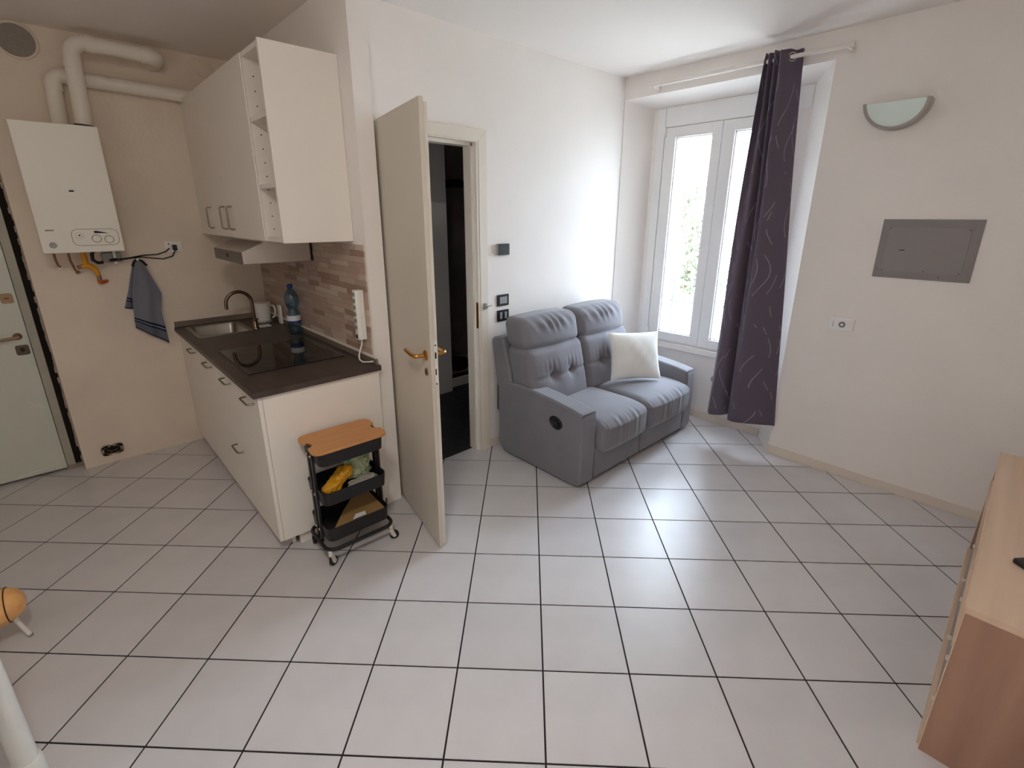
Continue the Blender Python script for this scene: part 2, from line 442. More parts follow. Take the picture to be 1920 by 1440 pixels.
# ---- right wall with the window niche
b = MB()
b.prism([(XR, .34), (3.0, .50), (3.42, .50), (3.42, YB-.1), (XR, YB-.1)], 'z', 0, H, M['wall'])
b.prism([(XR, 2.545), (XR, H), (3.42, H), (3.42, 2.49), (3.0, 2.49)], 'y', .34, YD, M['wall'])
b.prism([(XR, YD), (XR, 1.792), (3.0, 1.665), (3.42, 1.665), (3.42, YD)], 'z', 0, 2.55, M['wall'])
b.build('wall_right', kind=S, origin=(0, 0, 0), sharp=None)
b = MB()
b.box(3.0, 3.42, .50, 1.665, 0, .60, M['wall']); b.box(3.0, 3.42, .50, 1.665, 2.36, 2.50, M['wall'])  # outer reveal made deeper to keep steep daylight off the door wall
b.box(3.0, 3.42, .50, .585, .60, 2.36, M['wall']); b.box(3.0, 3.42, 1.565, 1.665, .60, 2.36, M['wall'])
b.box(2.992, 3.001, .505, 1.554, 2.345, 2.485, M['pvc'], bev=.002); b.box(2.990, 3.001, 1.556, 1.625, .608, 2.485, M['pvc'], bev=.002)
b.box(2.97, 3.004, .505, 1.66, .556, .606, M['wall'], bev=.004)
b.build('wall_window', kind=S, origin=(0, 0, 0), sharp=None)
# ---- door wall (with door opening), kitchen partition, entry wall, left and back walls
b = MB(); b.box(.40, .555, YD, 1.90, 0, H, M['wall']); b.box(1.215, 3.3, YD, 1.90, 0, H, M['wall']); b.box(.555, 1.215, YD, 1.90, 2.125, H, M['wall'])
b.build('wall_door', kind=S, origin=(0, 0, 0), sharp=None)
b = MB(); b.box(XK, .455, YK, YE+.1, 0, H, M['wall']); wall_k = b.build('wall_kitchen', kind=S, origin=(0, 0, 0), sharp=None)
b = MB(); b.box(-.955, .40, YE, 3.62, 0, H, M['wall_old']); b.box(XL-.1, -.955, YE, 3.62, 2.14, H, M['wall_old']); b.box(XL-.1, -1.98, YE, 3.62, 0, 2.14, M['wall_old'])
b.build('wall_entry', kind=S, origin=(0, 0, 0), sharp=None)
b = MB(); b.box(XL-.1, XL, YB-.1, 3.62, 0, H, M['wall']); b.build('wall_left', kind=S, origin=(0, 0, 0), sharp=None)
b = MB(); b.box(XL-.1, 3.42, YB-.1, YB, 0, H, M['wall']); b.build('wall_back', kind=S, origin=(0, 0, 0), sharp=None)

# ---- fill lamp added to brighten the kitchen, unseen above the camera: opal dome
t = thing('fill_lamp', 'round opal glass fill lamp added on the unseen ceiling above the camera', 'ceiling lamp', (-.9, -.3, 2.70))
b = MB(); b.lathe([(0, -.085), (.06, -.08), (.11, -.062), (.145, -.035), (.155, -.012), (.155, 0)], (-.9, -.3, 2.695), M['opal'], 32); b.build('glass_shade', t)
b = MB(); b.lathe([(.154, -.004), (.165, -.012), (.168, 0), (.168, .005), (.154, .005)], (-.9, -.3, 2.695), M['chrome'], 32); b.build('rim', t)
# ---- skirting
b = MB(); b.box(XR-.009, XR, YB, .342, 0, .062, M['skirt'], bev=.002); b.build('baseboard_right', kind=S)
b = MB(); b.box(2.991, 3.0, .50, 1.665, 0, .062, M['skirt'], bev=.002); b.build('baseboard_window', kind=S)
b = MB(); b.box(1.305, XR, YD-.009, YD, 0, .062, M['skirt'], bev=.002); b.build('baseboard_door', kind=S)
# ---- bathroom beyond the door
b = MB()
b.box(.455, 2.9, 3.70, 3.80, 0, 2.45, M['black_wall']); b.box(.455, .50, 1.90, 3.70, 0, 2.45, M['black_wall']); b.box(2.75, 2.9, 1.90, 3.70, 0, 2.45, M['black_wall'])
b.box(.455, 2.9, 1.90, 3.80, 2.45, 2.55, M['black_wall'])
b.build('wall_bathroom', kind=S, origin=(0, 0, 0), sharp=None)
b = MB(); b.box(.41, 2.9, 1.873, 3.80, -.12, -.001, M['bath_floor']); b.build('floor_bathroom', kind=S, origin=(0, 0, 0), sharp=None)
b = MB(); b.box(.50, 1.825, 2.965, 3.04, 0, 2.45, M['bath_light']); b.build('wall_partition', kind=S, origin=(0, 0, 0), sharp=None)
t = thing('shower', 'shower with low white tray and dark screen seen through the open doorway', 'shower', (2.28, 3.36, 0))
b = MB(); b.box(1.83, 2.74, 3.03, 3.69, 0, .10, M['white_plastic'], bev=.012); b.build('tray', t)
b = MB(); b.box(1.83, 2.74, 3.045, 3.053, .13, 1.95, M['shower_glass']); b.build('screen', t)
b = MB(); b.box(1.83, 2.74, 3.040, 3.058, .10, .13, M['black_plastic']); b.box(1.83, 1.845, 3.04, 3.058, .13, 1.97, M['black_plastic']); b.box(1.83, 2.74, 3.04, 3.058, 1.95, 1.97, M['black_plastic']); b.build('screen_frame', t)
b = MB(); b.lathe([(0, .10), (.10, .10), (.13, .13), (.14, .19), (.12, .2), (.10, .14), (0, .12)], (2.12, 3.28, 0), M['black_plastic'])
tag(b.build('basin'), 'black round basin standing in the shower tray', 'basin')
b = MB(); b.box(2.33, 2.53, 3.56, 3.70, 1.945, 1.995, M['black_plastic'], bev=.01); b.box(2.36, 2.50, 3.60, 3.68, 1.995, 2.03, M['black_plastic'], bev=.008)
tag(b.build('shower_caddy'), 'small black shelf caddy high on the shower wall', 'shelf')

# ---- window
win = thing('window_1', 'white double casement window in a deep niche beside the sofa', 'window', (3.02, 1.075, .6)); win['kind'] = S
b = MB(); b.box(3.005, 3.075, .585, .605, .60, 2.36, M['pvc']); b.box(3.005, 3.075, 1.545, 1.565, .60, 2.36, M['pvc']); b.box(3.005, 3.075, .605, 1.545, .60, .62, M['pvc']); b.box(3.005, 3.075, .605, 1.545, 2.34, 2.36, M['pvc'])
b.build('window_frame', win)
for (y0, y1, gy0, gy1) in ((1.077, 1.545, 1.15, 1.452), (.605, 1.073, .70, .983)):
    b = MB(); x0, x1 = 2.984, 3.05
    b.box(x0, x1, y0, gy0, .62, 2.34, M['pvc'], bev=.004); b.box(x0, x1, gy1, y1, .62, 2.34, M['pvc'], bev=.004)
    b.box(x0, x1, gy0-.003, gy1+.003, .62, .695, M['pvc'], bev=.004); b.box(x0, x1, gy0-.003, gy1+.003, 2.262, 2.34, M['pvc'], bev=.004)
    sa = b.build('sash', win)
    b = MB()
    for a in ((gy0-.001, gy0+.010, .695, 2.262), (gy1-.010, gy1+.001, .695, 2.262), (gy0, gy1, .694, .704), (gy0, gy1, 2.253, 2.263)): b.box(3.0, 3.045, a[0], a[1], a[2], a[3], M['pvc'])
    b.build('glazing_bead', sa)
    b = MB(); b.box(3.018, 3.022, gy0, gy1, .695, 2.262, M['pane']); b.build('glass_pane', sa, sharp=None)
b = MB(); b.box(2.968, 2.985, 1.535, 1.55, 2.27, 2.35, M['pvc'], bev=.003); b.box(2.968, 2.985, 1.535, 1.55, .64, .72, M['pvc'], bev=.003); b.build('hinge', win)

# ---- doorway casing and interior door leaf
dr = thing('door_1', 'cream interior door standing open in front of the dark bathroom', 'door', (.50, 1.785, 0), math.radians(-101.9), local=True); dr['kind'] = S
b = MB(); b.box(0, .715, 0, .020, .012, 2.128, M['door_lac'], bev=.0025); b.box(.004, .700, .020, .042, .012, 2.112, M['door_edge'], bev=.002)
b.build('door_leaf', dr)
def lever(mb, x, y, sy, z):
    mb.lathe([(0, 0), (.025, 0), (.025, .006), (.018, .010), (0, .010)], (x, y, z), M['brass'], 20, ax=(0, sy, 0))
    pts = [(x, y+sy*.008, z), (x, y+sy*.04, z), (x-.004, y+sy*.052, z), (x-.016, y+sy*.058, z), (x-.06, y+sy*.058, z+.002), (x-.125, y+sy*.056, z+.004)]
    mb.tube(pts, [.010, .010, .0105, .0105, .0105, .0095], M['brass'], 12)
for nm, y, sy in (('lever', 0, -1), ('lever', .042, 1)):
    b = MB(); lever(b, .655, y, sy, 1.045); b.build('door_handle', dr)
b = MB(); b.lathe([(0, 0), (.019, 0), (.019, .004), (0, .005)], (.655, 0, .963), M['bronze'], 20, ax=(0, -1, 0)); b.box(.652, .658, -.0065, -.004, .95, .972, M['dot']); b.build('keyhole_plate', dr)
b = MB(); b.box(.6995, .7015, .022, .036, .90, 1.12, M['white_plastic']); b.box(.701, .7025, .026, .034, 1.035, 1.065, M['dot']); b.box(.701, .7025, .026, .032, .955, .985, M['dot']); b.box(.701, .7022, .027, .033, .905, .915, M['dot']); b.box(.701, .7022, .027, .033, 1.095, 1.103, M['dot']); b.build('lock_plate', dr)
cs = thing('door_frame', 'cream lacquered casing around the bathroom doorway', 'door frame', (.90, 1.80, 0)); cs['kind'] = S
b = MB()
b.prism([(.525, 0), (.585, 0), (.585, 2.112), (.525, 2.178)], 'y', 1.785, 1.80, M['casing'], bev=.002)
b.prism([(1.30, 0), (1.235, 0), (1.235, 2.112), (1.30, 2.178)], 'y', 1.785, 1.80, M['casing'], bev=.002)
b.prism([(.525, 2.178), (1.30, 2.178), (1.235, 2.112), (.585, 2.112)], 'y', 1.785, 1.80, M['casing'], bev=.002)
b.build('architrave', cs)
b = MB()
b.box(.555, .575, 1.80, 1.90, 0, 2.112, M['casing']); b.box(1.2155, 1.2365, 1.789, 1.825, 0, 2.112, M['casing']); b.box(1.200, 1.238, 1.825, 1.90, 0, 2.10, M['casing'], bev=.002)
b.box(.575, 1.215, 1.825, 1.90, 2.085, 2.125, M['casing']); b.box(.576, 1.2150, 1.789, 1.826, 2.1045, 2.124, M['casing'])
b.build('jamb', cs)
b = MB(); b.box(1.2125, 1.2155, 1.789, 1.812, .93, 1.11, M['brass'], bev=.001); b.build('strike_plate', cs)
t = thing('door_latch', 'small grey metal latch hook on the doorway casing beside the switches', 'latch', (1.27, 1.786, 1.06))
b = MB(); b.box(1.252, 1.288, 1.776, 1.786, 1.062, 1.078, M['grey_plastic'], bev=.002); b.box(1.252, 1.284, 1.776, 1.786, 1.086, 1.098, M['grey_plastic'], bev=.002); b.box(1.258, 1.274, 1.772, 1.786, 1.058, 1.1, M['grey_plastic']); b.build('plate', t)
b = MB(); b.tube([(1.266, 1.772, 1.075), (1.29, 1.765, 1.079), (1.315, 1.768, 1.082)], .0035, M['steel'], 8); b.build('hook', t)

# ---- entry door (recessed)
ed = thing('door_2', 'pale painted entrance door with scratched lower half left of the boiler', 'door', (-1.5, 3.53, 0)); ed['kind'] = S
b = MB(); b.box(-1.96, -1.046, 3.50, 3.55, .018, 2.10, M['entry'], bev=.003); b.build('door_leaf', ed)
b = MB(); b.prism([(-1.044, 3.506), (-1.0, 3.506), (-1.0, 3.58), (-1.044, 3.58)], 'z', 0, 2.12, M['entry_frame'], bev=.003); b.box(-1.98, -1.96, 3.506, 3.58, 0, 2.12, M['entry_frame']); b.box(-1.98, -1.0, 3.506, 3.58, 2.10, 2.14, M['entry_frame']); b.build('door_frame', ed)
b = MB(); b.box(-1.0, -.955, 3.52, 3.60, 0, 2.14, M['gap']); b.box(-1.98, -.955, 3.60, 3.62, 0, 2.14, M['gap']); b.build('dark_gap', ed, sharp=None)
b = MB()
random.seed(3)
for k in range(60):
    z = k*.035; dd = .004+.012*random.random()
    b.box(-.955-dd, -.952, 3.431, 3.445+.03*random.random(), z, z+.035, M['plaster'])
b.build('broken_edge', ed)
b = MB(); b.box(-1.046, -.96, 3.50, 3.53, .0, .028, M['plaster']); b.build('threshold_rubble', ed)
def rounded(x, z, w_, h_, r, n=4):
    P = []
    for cx, cz, a in ((x+w_/2-r, z+h_/2-r, 0), (x-w_/2+r, z+h_/2-r, PI/2), (x-w_/2+r, z-h_/2+r, PI), (x+w_/2-r, z-h_/2+r, 1.5*PI)):
        P += [(cx+r*math.cos(a+PI/2*k/n), cz+r*math.sin(a+PI/2*k/n)) for k in range(n+1)]
    return P
b = MB(); b.prism(rounded(-1.09, 1.188, .055, .06, .012), 'y', 3.494, 3.50, M['bronze'], bev=.0015); b.box(-1.10, -1.08, 3.4925, 3.495, 1.186, 1.191, M['dot']); b.build('lock_plate', ed)
b = MB(); b.prism(rounded(-1.088, .862, .062, .062, .012), 'y', 3.493, 3.50, M['dark_bronze'], bev=.0015); b.lathe([(0, 0), (.011, 0), (.011, .003), (0, .003)], (-1.088, 3.493, .866), M['dot'], 12, ax=(0, -1, 0)); b.box(-1.091, -1.085, 3.4895, 3.493, .85, .862, M['dot']); b.build('keyhole_plate', ed)
b = MB(); b.lathe([(0, 0), (.022, 0), (.02, .008), (.012, .012), (.011, .04), (0, .041)], (-1.093, 3.50, .95), M['bronze'], 18, ax=(0, -1, 0)); b.tube([(-1.093, 3.458, .95), (-1.12, 3.452, .948), (-1.22, 3.452, .942)], [.010, .009, .008], M['bronze'], 10); b.build('door_handle', ed)
b = MB()
b.tube([(-1.135, 3.5, .53), (-1.115, 3.4995, .495), (-1.08, 3.4995, .472), (-1.055, 3.5, .462)], .0016, M['white_plastic'], 5)
b.tube([(-1.10, 3.5, .487), (-1.07, 3.4995, .482), (-1.052, 3.5, .48)], .0012, M['white_plastic'], 5)
b.tube([(-1.29, 3.5, .035), (-1.15, 3.4995, .05), (-1.06, 3.5, .075)], .0022, M['white_plastic'], 5)
b.build('scratch', ed)

# ================================================================== KITCHEN
# ---- backsplash tiles (parts of the kitchen wall)
random.seed(11)
cubes = []
for i in range(5):
    bm = bmesh.new(); bmesh.ops.create_cube(bm, size=1.0); me = bpy.data.meshes.new('tile'); bm.to_mesh(me); bm.free(); me.materials.append(M['bs%d' % i]); cubes.append(me)
z = .938; row = 0; nb = 0
while z < 1.50:
    h = .031; y = 1.668; first = True
    while y < YE-.005:
        L_ = random.uniform(.13, .24)
        if first: L_ *= random.uniform(.4, 1); first = False
        y1 = min(y+L_, YE)
        if YE-y1 < .04: y1 = YE
        o = bpy.data.objects.new('tile', random.choices(cubes, (5, 4, 2, 3, 4))[0]); COL.objects.link(o); o.parent = wall_k
        th = .008+random.uniform(-.001, .0012)
        o.location = (XK-th/2+.001, (y+y1)/2, z+h/2); o.scale = (th, y1-y-.0008, h-.0008); nb += 1
        y = y1
    z += h; row += 1
# ---- worktop
t = thing('worktop', 'dark brown laminate worktop over the white base units', 'worktop', (.03, 2.5, .867))
YN = 1.585
b = MB()
sx0, sx1, sy0, sy1 = -.215, .085, 2.945, 3.345      # sink cut-out
for (a0, a1, c0, c1) in ((-.29, .36, YN, sy0), (-.29, .36, sy1, YE), (-.29, sx0, sy0, sy1), (sx1, .36, sy0, sy1)):
    b.box(a0, a1, c0, c1, .867, .895, M['counter'])
bmesh.ops.remove_doubles(b.bm, verts=b.bm.verts, dist=1e-5)
b.build('top_slab', t, sharp=None)
b = MB(); b.box(-.285, .338, YE-.012, YE, .8955, .935, M['upstand'], bev=.002); tag(b.build('worktop_upstand'), 'short brown upstand behind the sink along the boiler wall', 'upstand')
t = thing('worktop_upstand', 'long brown upstand with pale top edge below the backsplash tiles', 'upstand', (.346, 2.5, .8955))
b = MB(); b.box(.340, .352, YN+.02, YE-.001, .8955, .930, M['upstand'], bev=.002); b.build('strip', t)
b = MB(); b.box(.338, .353, YN+.02, YE-.001, .930, .938, M['white_edge']); b.build('top_edge', t)
# ---- hob
t = thing('hob', 'black glass ceramic hob set into the dark worktop', 'hob', (.03, 2.19, .895))
b = MB(); b.box(-.222, .292, 1.885, 2.48, .895, .900, M['hob'], bev=.0015); b.build('glass_plate', t)
for (x, y, r) in ((-.09, 2.04, .09), (-.09, 2.33, .075), (.16, 2.04, .075), (.16, 2.33, .10)):
    b = MB(); b.tube([(x+r*math.cos(a*PI/16), y+r*math.sin(a*PI/16), .9000) for a in range(32)], .0006, M['hobline'], 4, closed=True); b.build('cooking_zone_ring', t)
# ---- sink
t = thing('sink', 'stainless steel single bowl sink at the wall end of the worktop', 'sink', (-.065, 3.145, .895))
b = MB()
def ring(x0, x1, y0, y1, z, r):
    return [b.bm.verts.new((p[0], p[1], z)) for p in rounded((x0+x1)/2, (y0+y1)/2, x1-x0, y1-y0, r)]
ri = [ring(-.238, .108, 2.922, 3.368, .8955, .03), ring(-.238, .108, 2.922, 3.368, .899, .03), ring(-.212, .082, 2.948, 3.342, .899, .03), ring(-.205, .075, 2.955, 3.335, .885, .03), ring(-.195, .065, 2.965, 3.325, .76, .03), ring(-.17, .04, 2.99, 3.30, .745, .03)]
fs = []
for a, c in zip(ri, ri[1:]):
    for k in range(len(a)): fs.append(b.bm.faces.new((a[k], a[(k+1) % len(a)], c[(k+1) % len(a)], c[k])))
fs.append(b.bm.faces.new(ri[-1])); bmesh.ops.recalc_face_normals(b.bm, faces=fs); b._fin(fs, M['steel'])
b.build('bowl', t)
b = MB(); b.lathe([(0, .747), (.038, .747), (.034, .751), (.012, .7505), (0, .7505)], (-.065, 3.145, 0), M['chrome']); b.build('drain', t)
# ---- tap
t = thing('tap', 'bronze coloured swan neck tap behind the sink', 'tap', (.135, 2.99, .895))
b = MB(); b.lathe([(0, 0), (.027, 0), (.027, .006), (.021, .012), (.019, .06), (0, .06)], (.135, 2.99, .895), M['tap']); b.build('base', t)
b = MB(); X0 = .135
pts = [(X0, 2.99, .94), (X0, 2.99, 1.0), (X0, 2.99, 1.06)] + [(X0-.082+.082*math.cos(a), 2.99, 1.085+.082*math.sin(a)) for a in [PI*k/14 for k in range(15)]] + [(X0-.164, 2.99, 1.055)]
b.tube(pts, .0115, M['tap'], 12); b.build('spout', t)
b = MB(); b.tube([(X0+.0, 2.972, .96), (X0+.0, 2.945, .966), (X0-.0, 2.915, .978)], [.008, .007, .006], M['tap'], 10); b.build('lever', t)
# ---- things on the worktop
t = thing('water_bottle', 'blue plastic water bottle with white label standing behind the hob', 'bottle', (.285, 2.63, .895))
b = MB(); prof = [(0, .002), (.034, 0), (.041, .008), (.042, .05), (.040, .06), (.042, .07), (.0425, .125), (.041, .145), (.031, .168), (.031, .178), (.041, .20), (.0455, .235), (.043, .262), (.030, .292), (.015, .312), (.013, .322), (0, .322)]
b.lathe(prof, (.285, 2.63, .895), M['bottle'], 28); b.build('body', t)
b = MB(); b.lathe([(.0435, .098), (.0435, .128)], (.285, 2.63, .895), M['label_w'], 28); b.lathe([(.0436, .128), (.0436, .133)], (.285, 2.63, .895), M['label_w'], 28); b.lathe([(.0435, .085), (.0435, .098)], (.285, 2.63, .895), M['label_b'], 28)
bmesh.ops.delete(b.bm, geom=[f for f in b.bm.faces if len(f.verts) > 4], context='FACES'); b.build('label', t)
b = MB(); b.lathe([(0, .316), (.017, .316), (.017, .338), (.014, .341), (0, .341)], (.285, 2.63, .895), M['blue_cap'], 20); b.build('cap', t)
t = thing('jug', 'white plastic lidded jug on the worktop behind the tap', 'jug', (.255, 3.20, .895))
b = MB(); b.lathe([(0, .012), (.048, .012), (.05, .02), (.058, .13), (.055, .13), (0, .125)], (.255, 3.20, .895), M['white_plastic'], 24); b.build('body', t)
b = MB(); b.lathe([(0, .128), (.066, .128), (.068, .136), (.064, .148), (.02, .154), (0, .154)], (.255, 3.20, .895), M['white_plastic'], 24); b.build('lid', t)
b = MB(); b.tube([(.305, 3.17, 1.02), (.325, 3.155, 1.015), (.332, 3.15, .985), (.327, 3.153, .94), (.31, 3.165, .925)], .007, M['white_plastic'], 8); b.build('handle', t)
b = MB(); b.lathe([(0, 0), (.062, 0), (.064, .006), (.06, .012), (0, .012)], (.255, 3.20, .895), M['grey_plastic'], 24); b.build('base', t)
b = MB(); b.box(.322, .337, 3.015, 3.075, .895, 1.035, M['white_plastic'], bev=.005); tag(b.build('cup_board'), 'narrow white board standing upright beside the jug', 'board')
b = MB(); b.box(.165, .245, 3.0, 3.07, .895, .901, M['white_plastic'], bev=.002); tag(b.build('cleaning_cloth'), 'flat white folded cloth lying in front of the jug', 'cloth')
t = thing('power_strip', 'white power strip with six sockets upright on the backsplash', 'power strip', (.33, 1.735, 1.0))
b = MB(); b.prism([(.352, 1.703), (.352, 1.752), (.318, 1.752), (.306, 1.745), (.306, 1.712), (.318, 1.703)], 'z', 1.02, 1.292, M['white_plastic'], bev=.004); b.build('body', t)
for k in range(6):
    b = MB(); zz = 1.27-k*.036; b.lathe([(0, 0), (.013, 0), (.013, .0015), (.0115, .0015), (.011, .0005), (0, .0005)], (.306, 1.7285, zz), M['grey_plastic'], 14, ax=(-1, 0, 0)); b.box(.3046, .3056, 1.722, 1.725, zz-.002, zz+.002, M['dot']); b.box(.3046, .3056, 1.732, 1.735, zz-.002, zz+.002, M['dot']); b.build('socket', t)
b = MB(); b.box(.303, .307, 1.72, 1.737, 1.028, 1.05, M['black_plastic'], bev=.002); b.build('switch', t)
b = MB(); b.tube([(.33, 1.727, 1.022), (.328, 1.728, .99), (.318, 1.735, .955), (.308, 1.735, .925), (.302, 1.715, .908), (.305, 1.685, .902), (.325, 1.655, .905), (.345, 1.63, .91)], .0045, M['white_plastic'], 8); b.build('cable', t)

# ---- base units
def bow_handle(parent, p0, p1, out, m=None):
    p0 = Vector(p0); p1 = Vector(p1); out = Vector(out); d = (p1-p0).normalized()
    b = MB(); r = .0048
    b.tube([p0, p0+out*.8+d*.001, p0+out+d*.008, p1+out-d*.008, p1+out*.8-d*.001, p1], r, m or M['nickel'], 8)
    return b.build('handle', parent)
t = thing('base_cabinet', 'row of white base units with bow handles under the worktop', 'cabinet', (.04, 2.5, 0))
b = MB(); b.box(-.248, .34, 1.622, 1.640, .075, .866, M['white_lam']); b.box(-.248, .34, 3.40, 3.425, .075, .866, M['white_lam']); b.box(-.248, .345, 1.622, 3.425, .075, .093, M['white_lam']); b.box(.33, .345, 1.64, 3.4, .09, .74, M['white_lam'])
b.box(-.248, .34, 1.64, 3.40, .72, .738, M['white_lam'])
for y in (1.945, 2.345, 2.755, 3.20): b.box(-.248, .34, y-.009, y+.009, .09, .73, M['white_lam'])
b.build('carcass', t)
b = MB(); b.box(-.248, .352, 1.603, 1.621, .072, .866, M['white_lam'], bev=.001); b.build('end_panel', t)
def front(y0, y1, z0, z1, nm, hy, hz):
    b = MB(); b.box(-.268, -.2495, y0+.0006, y1-.0006, z0, z1, M['white_lam'], bev=.0006); f = b.build(nm, t)
    if hy is not None: bow_handle(f, (-.268, hy-.065, hz), (-.268, hy+.065, hz), (-.030, 0, 0))
front(1.603, 1.945, .075, .862, 'door', 1.745, .812)
front(1.945, 2.345, .465, .862, 'drawer', 2.14, .812)
front(1.945, 2.345, .075, .462, 'drawer', 2.12, .415)
front(2.345, 2.755, .075, .862, 'door', 2.55, .81)
front(2.755, 3.20, .075, .862, 'door', 2.985, .808)
front(3.20, 3.428, .075, .862, 'filler_panel', None, 0)
b = MB(); b.box(-.195, -.178, 1.66, 3.42, 0, .072, M['white_lam']); b.build('plinth', t)
b = MB(); b.box(-.165, .34, 1.628, 1.640, 0, .072, M['white_edge']); b.build('side_plinth', t)
for (x, y) in ((-.145, 1.72), (.25, 1.72), (-.13, 2.5), (-.13, 3.3)):
    b = MB(); b.lathe([(0, 0), (.02, 0), (.018, .01), (.012, .014), (.014, .075), (0, .075)], (x, y, 0), M['grey_plastic'], 12); b.build('foot', t)

# ---- upper cabinets
t = thing('wall_cabinet', 'white wall cabinet with two doors and bow handles above the hood', 'cabinet', (.18, 2.75, 1.545))
Z0, Z1 = 1.545, 2.405; D0 = .0
b = MB()
b.box(D0+.02, .358, 2.048, 2.066, Z0, Z1, M['white_lam']); b.box(D0+.02, .358, 3.41, 3.428, Z0, Z1, M['white_lam']); b.box(D0+.02, .358, 2.066, 3.41, Z0+.003, Z0+.02, M['white_lam']); b.box(D0+.02, .358, 2.066, 3.41, Z1-.018, Z1, M['white_lam']); b.box(.35, .358, 2.066, 3.41, Z0, Z1, M['white_lam']); b.box(.02, .35, 2.65, 2.668, Z0, Z1, M['white_lam'])
b.build('carcass', t)
for (y0, y1, hy) in ((2.048, 2.655, 2.58), (2.655, 3.02, 2.735), (3.02, 3.428, 3.065)):
    b = MB(); b.box(D0, D0+.0185, y0+.0006, y1-.0006, Z0, Z1, M['white_lam'], bev=.0006); f = b.build('door', t)
    bow_handle(f, (D0, hy, 1.592), (D0, hy, 1.722), (-.030, 0, 0))
t = thing('open_wall_shelf', 'tall narrow open white shelf unit at the end of the wall cabinet', 'shelf unit', (.18, 1.905, 1.545))
b = MB()
b.box(D0, .358, 1.776, 1.794, Z0-.002, Z1+.004, M['white_lam'], bev=.001); b.build('end_panel', t)
b = MB(); b.box(D0+.004, .358, 2.028, 2.046, Z0, Z1, M['white_lam']); b.build('side_panel', t)
for zz in (Z0, 1.80, 2.105, Z1-.022):
    b = MB(); b.box(D0+.004, .348, 1.794, 2.028, zz, zz+.022, M['white_lam'], bev=.001); b.build('shelf', t)
b = MB(); b.box(.346, .356, 1.794, 2.028, Z0, Z1, M['cab_in']); b.build('back_panel', t)
b = MB()
for yy, sg in ((2.0275, -1), (1.7945, 1)):
    for x in (.045, .29):
        zz = Z0+.06
        while zz < Z1-.04:
            b.lathe([(0, 0), (.0035, 0), (.0035, .0006), (0, .0006)], (x, yy, zz), M['dot'], 6, ax=(0, sg, 0)); zz += .064
b.build('peg_holes', t, kind='stuff')
b = MB(); b.lathe([(0, 0), (.012, 0), (.014, .012), (.009, .024), (0, .026)], (.03, 1.83, 1.822), M['orange'], 12); tag(b.build('trinket'), 'tiny red brown object on the middle shelf of the open shelf unit', 'ornament')

# ---- hood
t = thing('cooker_hood', 'slim silver cooker hood under the wall cabinet', 'cooker hood', (.16, 2.68, 1.40))
b = MB(); b.prism([(-.045, 1.405), (-.045, 1.472), (.075, 1.525), (.075, 1.545), (.34, 1.545), (.34, 1.405)], 'y', 2.345, 2.945, M['alu'], bev=.002); b.build('body', t)
b = MB(); b.box(-.051, -.0455, 2.345, 2.945, 1.405, 1.472, M['hood_dark'], bev=.001); f = b.build('front_panel', t)
b = MB(); b.box(-.054, -.051, 2.62, 2.66, 1.43, 1.452, M['black_plastic'], bev=.001); b.build('control', f)
b = MB(); b.box(.34, .358, 2.345, 2.945, 1.405, 1.545, M['black_plastic']); b.build('rear_spacer', t)
b = MB(); b.box(-.02, .32, 2.37, 2.92, 1.4035, 1.406, M['steel']); b.build('filter', t)

# ---- boiler
t = thing('boiler', 'white wall hung gas boiler with round dials low on its front', 'boiler', (-.69, 3.28, 1.465))
bx0, bx1, by0 = -.868, -.495, 3.12
b = MB(); b.box(bx0, bx1, by0, 3.425, 1.462, 2.158, M['boiler'], bev=.006); b.build('casing', t)
b = MB(); b.box(-.69, -.668, by0-.002, by0, 1.80, 1.809, M['dot'], bev=.0005); b.build('maker_badge', t)
b = MB(); b.prism(rounded(-.817, 1.508, .034, .034, .0165), 'y', by0-.003, by0, M['grey_plastic'], bev=.001); b.build('pressure_gauge', t)
b = MB(); b.box(-.836, -.797, by0-.002, by0, 1.586, 1.594, M['boiler_line']); b.build('name_plate', t)
b = MB()
out = rounded(-.62, 1.548, .215, .092, .03); b.tube([(x, by0, z) for x, z in out], .0016, M['boiler_line'], 5, closed=True); b.build('control_outline', t)
b = MB(); b.lathe([(0, 0), (.026, 0), (.026, .004), (.018, .006), (.015, .014), (0, .014)], (-.693, by0, 1.56), M['boiler'], 20, ax=(0, -1, 0)); b.box(-.697, -.689, by0-.0155, by0-.013, 1.556, 1.564, M['dot']); b.build('dial', t)
for x, zz in ((-.618, 1.540), (-.560, 1.534)):
    b = MB(); b.lathe([(0, 0), (.023, 0), (.023, .003), (.019, .004), (0, .003)], (x, by0, zz), M['boiler_line'], 20, ax=(0, -1, 0)); b.lathe([(0, .003), (.019, .003), (.019, .0055), (0, .0055)], (x, by0, zz), M['boiler'], 20, ax=(0, -1, 0)); b.build('dial', t)
b = MB(); b.prism([(-.625, 1.583), (-.612, 1.584), (-.555, 1.570), (-.622, 1.571)], 'y', by0-.0025, by0, M['dot']); b.build('display', t)
